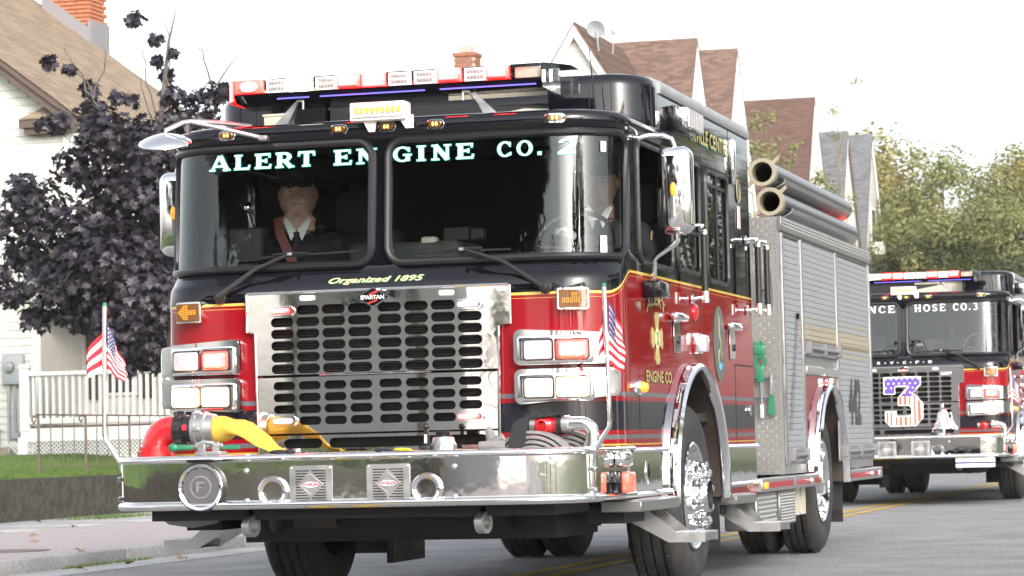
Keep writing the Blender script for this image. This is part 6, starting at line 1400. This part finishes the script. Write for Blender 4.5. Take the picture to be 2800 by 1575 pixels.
# ------------------------------------------------------------------ people
def lerp(T, z):
    for a, b in zip(T, T[1:]):
        if z <= b[0]: t = (z-a[0])/(b[0]-a[0]); t = t*t*(3-2*t); return [a[i]+(b[i]-a[i])*t for i in range(1, len(a))]
    return list(T[-1][1:])
def head_rings(fat=1.):
    T = [(-.10, .062, .055, .07), (-.03, .064, .062, .075), (-.008, .052, .080, .07), (.012, .058, .096, .07), (.04, .070, .098, .075), (.07, .078, .094, .09), (.11, .080, .088, .10), (.15, .079, .094, .105), (.19, .072, .085, .095), (.22, .052, .06, .07), (.238, .022, .026, .03), (.243, .004, .004, .005)]
    R = []; n = 48; zs = [-.10+k*.343/52 for k in range(53)]
    g = lambda a, s: math.exp(-(a/s)**2)
    for z in zs:
        w, f, b = lerp(T, z); w *= fat*(1+.16*(fat-1)/.2*max(0, min(1, (.10-z)/.05))*max(0, min(1, (z+.05)/.05))); w *= 1+(.25*max(0, min(1, -z/.03)) if fat > 1.15 else 0); r = []
        for k in range(n):
            a = 2*PI*k/n; x = w*math.sin(a); y = -(f if math.cos(a) > 0 else b)*math.cos(a); fr = max(0, math.cos(a))
            if fr > 0:
                d = .030*g(x, .013)*g(z-.082, .017)+.016*g(x, .009)*g(z-.108, .022)+.006*g(z-.140, .010)*g(abs(x)-.03, .024)
                d -= .012*g(abs(x)-.032, .016)*g(z-.120, .012); d += .007*g(abs(x)-.032, .012)*g(z-.119, .006)
                d += .006*g(x, .026)*g(z-.052, .006)+.007*g(x, .024)*g(z-.038, .006)-.006*g(x, .028)*g(z-.045, .003)-.004*g(x, .02)*g(z-.028, .006)+.007*g(x, .022)*g(z-.010, .012)
                d += .009*g(abs(x)-.045, .02)*g(z-.075, .02); y -= d*fr
            r.append((x, y, z))
        R.append(r)
    return R
def fuse(mb, name, m, par, vox=.012, **pr):
    o = mb.build(name, m, None, 0); r = o.modifiers.new('r', 'REMESH'); r.mode = 'VOXEL'; r.voxel_size = vox; sm = o.modifiers.new('s', 'SMOOTH'); sm.iterations = 6; sm.factor = .5
    dg = bpy.context.evaluated_depsgraph_get(); me = bpy.data.meshes.new_from_object(o.evaluated_get(dg)); me.materials.clear(); bpy.data.objects.remove(o); me.shade_smooth()
    return link(name, me, m, par, **pr)
def person(label, loc, rz, cap=True, hand=None, elbow=None, fat=1.08, skin='skin'):
    P = thing('person', label, 'person', loc, None, rz)       # origin at the chin
    b = MB(); b.rings(head_rings(fat), cap0=True, cap1=True)
    for s in (-1, 1): b.sph((s*.084*fat, .012, .105), (.014, .022, .034), 10, 8)
    b.sph((0, .035, -.14), (.066, .05, .10), 14, 10)
    bd = fuse(b, 'body', skin, P, .0055)
    for s in (-1, 1):
        q = MB(); q.tube([(s*.016, -.098, .138), (s*.032, -.098, .143), (s*.05, -.086, .138)], .0042, 6); q.build('eyebrow', 'strap', bd)
        q = MB(); q.sph((s*.032, -.078, .1185), (.013, .012, .0075), 12, 8); ey = q.build('eye', 'shirt', bd); q = MB(); q.sph((s*.032, -.0885, .1175), (.0055, .003, .0055), 8, 6); q.build('iris', 'strap', ey); q = MB(); q.sph((s*.032, -.079, .1212), (.0145, .0135, .0070), 12, 6); q.build('eyelid', skin, ey)
    q = MB(); q.tube([(-.024, -.099, .045), (0, -.1055, .0445), (.024, -.099, .045)], .0022, 6); q.build('lips', mat('lips', (.22, .09, .08), .5), bd)
    j = MB(); j.sph((0, .06, -.40), (.21, .15, .32), 20, 14); j.sph((0, .05, -.20), (.19, .10, .085), 18, 10)
    for s in (-1, 1):
        el_ = Vector(elbow) if (elbow and s > 0) else Vector((s*.30, -.02, -.45)); wr_ = Vector((s*.20, -.30, -.42)) if not (hand and s > 0) else Vector(hand)
        j.sph((s*.20, .04, -.20), (.085, .08, .085), 14, 10); j.tube([(s*.21, .04, -.20), tuple((Vector((s*.23, .04, -.20))+el_)/2), tuple(el_), tuple((el_+wr_)/2), tuple(wr_)], [.075, .068, .06, .05, .042], 12)
        h = MB(); d = (wr_-el_).normalized(); up = Vector((0, 0, 1)); sd = d.cross(up).normalized(); up = sd.cross(d); pc = wr_+d*.055
        h.tube([tuple(wr_), tuple(pc-d*.01), tuple(pc+d*.035)], [.026, .036, .034], 12, flat=.62)
        for k in range(4):
            L = (.030, .036, .034, .027)[k]; p0 = pc+d*.03+sd*(k-1.5)*.018; p1 = p0+d*L-up*.004; p2 = p1+d*.012-up*L*.8; p3 = p2-d*.016-up*.012; h.tube([tuple(p0), tuple(p1), tuple(p2), tuple(p3)], [.0095, .009, .0085, .007], 8)
        p0 = pc-sd*s*.02; h.tube([tuple(p0), tuple(p0-sd*s*.026+d*.02), tuple(p0-sd*s*.024+d*.045-up*.012)], [.012, .010, .008], 8); fuse(h, 'hand', 'skin' if not hand else 'shirt', P, .005)
    jk = fuse(j, 'jacket', 'navy', P, .013)
    for s in (-1, 1): q = MB(); q.face([(s*.012, -.104, -.115), (s*.030, -.118, -.135), (s*.068, -.070, -.03), (s*.062, -.060, -.022)]); q.face([(s*.002, -.100, -.10), (s*.030, -.120, -.160), (s*.080, -.074, -.04), (s*.05, -.066, -.035)]); q.build('shirt_collar', 'shirt', P, 0)
    q = MB(); q.prism([(-.018, -.112), (.018, -.112), (.012, -.14), (.026, -.24), (0, -.27), (-.026, -.24), (-.012, -.14)], -.124, -.112, 'Y'); q.build('tie', 'navy', P)
    if cap:
        q = MB(); n = 28; R_ = []
        for z, a, b_, dy in ((.150, .092, .108, 0.), (.19, .094, .112, .0), (.195, .10, .118, 0), (.235, .128, .145, -.005), (.25, .125, .142, 0), (.262, .08, .10, .01), (.266, .01, .01, .01)): R_.append([(a*math.sin(2*PI*k/n), dy-b_*math.cos(2*PI*k/n), z+.010*math.cos(2*PI*k/n)*(1 if z > .2 else 0)) for k in range(n)])
        q.rings(R_, cap1=True); cp = q.build('cap', 'navy', P, 50)
        q = MB(); R_ = [[(.088*math.sin(a), -.095*math.cos(a)-.004, .158) for a in [(-1.1+k*.2) for k in range(12)]], [(.092*math.sin(a), -.150*math.cos(a)+.006, .140) for a in [(-1.1+k*.2) for k in range(12)]]]; q.rings(R_, closed=False); q.build('visor', 'rub', cp, 50)
        q = MB(); q.prism([(.022*math.sin(k*PI/4)*(1 if k % 2 else .8), .226+.024*math.cos(k*PI/4)) for k in range(8)], -.140, -.132, 'Y'); q.build('cap_badge', 'seat', cp)
    return P, jk
M['sash'] = mat('red_belt', (.16, .035, .035), .7)
m1, j1 = person('man in dark uniform, white collar and peaked cap behind the left half of the windscreen', (-.77, 1.0, 2.155), math.radians(14), fat=1.2)
q = MB(); q.sweep([(-.10, -.11, -.03), (-.09, -.135, -.12), (-.03, -.15, -.26), (.02, -.15, -.38)], [(-.003, -.024), (.003, -.024), (.003, .024), (-.003, .024)], (1, 0, .3)); q.build('seat_belt', 'sash', m1)
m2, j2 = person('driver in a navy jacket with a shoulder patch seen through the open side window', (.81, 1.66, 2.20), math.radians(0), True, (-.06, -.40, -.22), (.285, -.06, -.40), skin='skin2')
q = MB(); q.prism([(-.03, -.19), (-.03, -.29), (.0, -.32), (.03, -.29), (.03, -.19), (.0, -.175)], .283, .289, 'X'); pt = q.build('sleeve_patch', 'gold', m2); q = MB(); q.prism([(-.024, -.195), (-.024, -.24), (.024, -.24), (.024, -.195)], .2895, .291, 'X'); q.build('patch_field', 'fblue', pt); q = MB(); [q.prism([(-.022+k*.016, -.245), (-.014+k*.016, -.245), (-.014+k*.016, -.29), (-.022+k*.016, -.29)], .2895, .291, 'X', k % 2) for k in range(3)]; q.build('patch_stripes', ['fred', 'fwhite'], pt, kind='stuff')
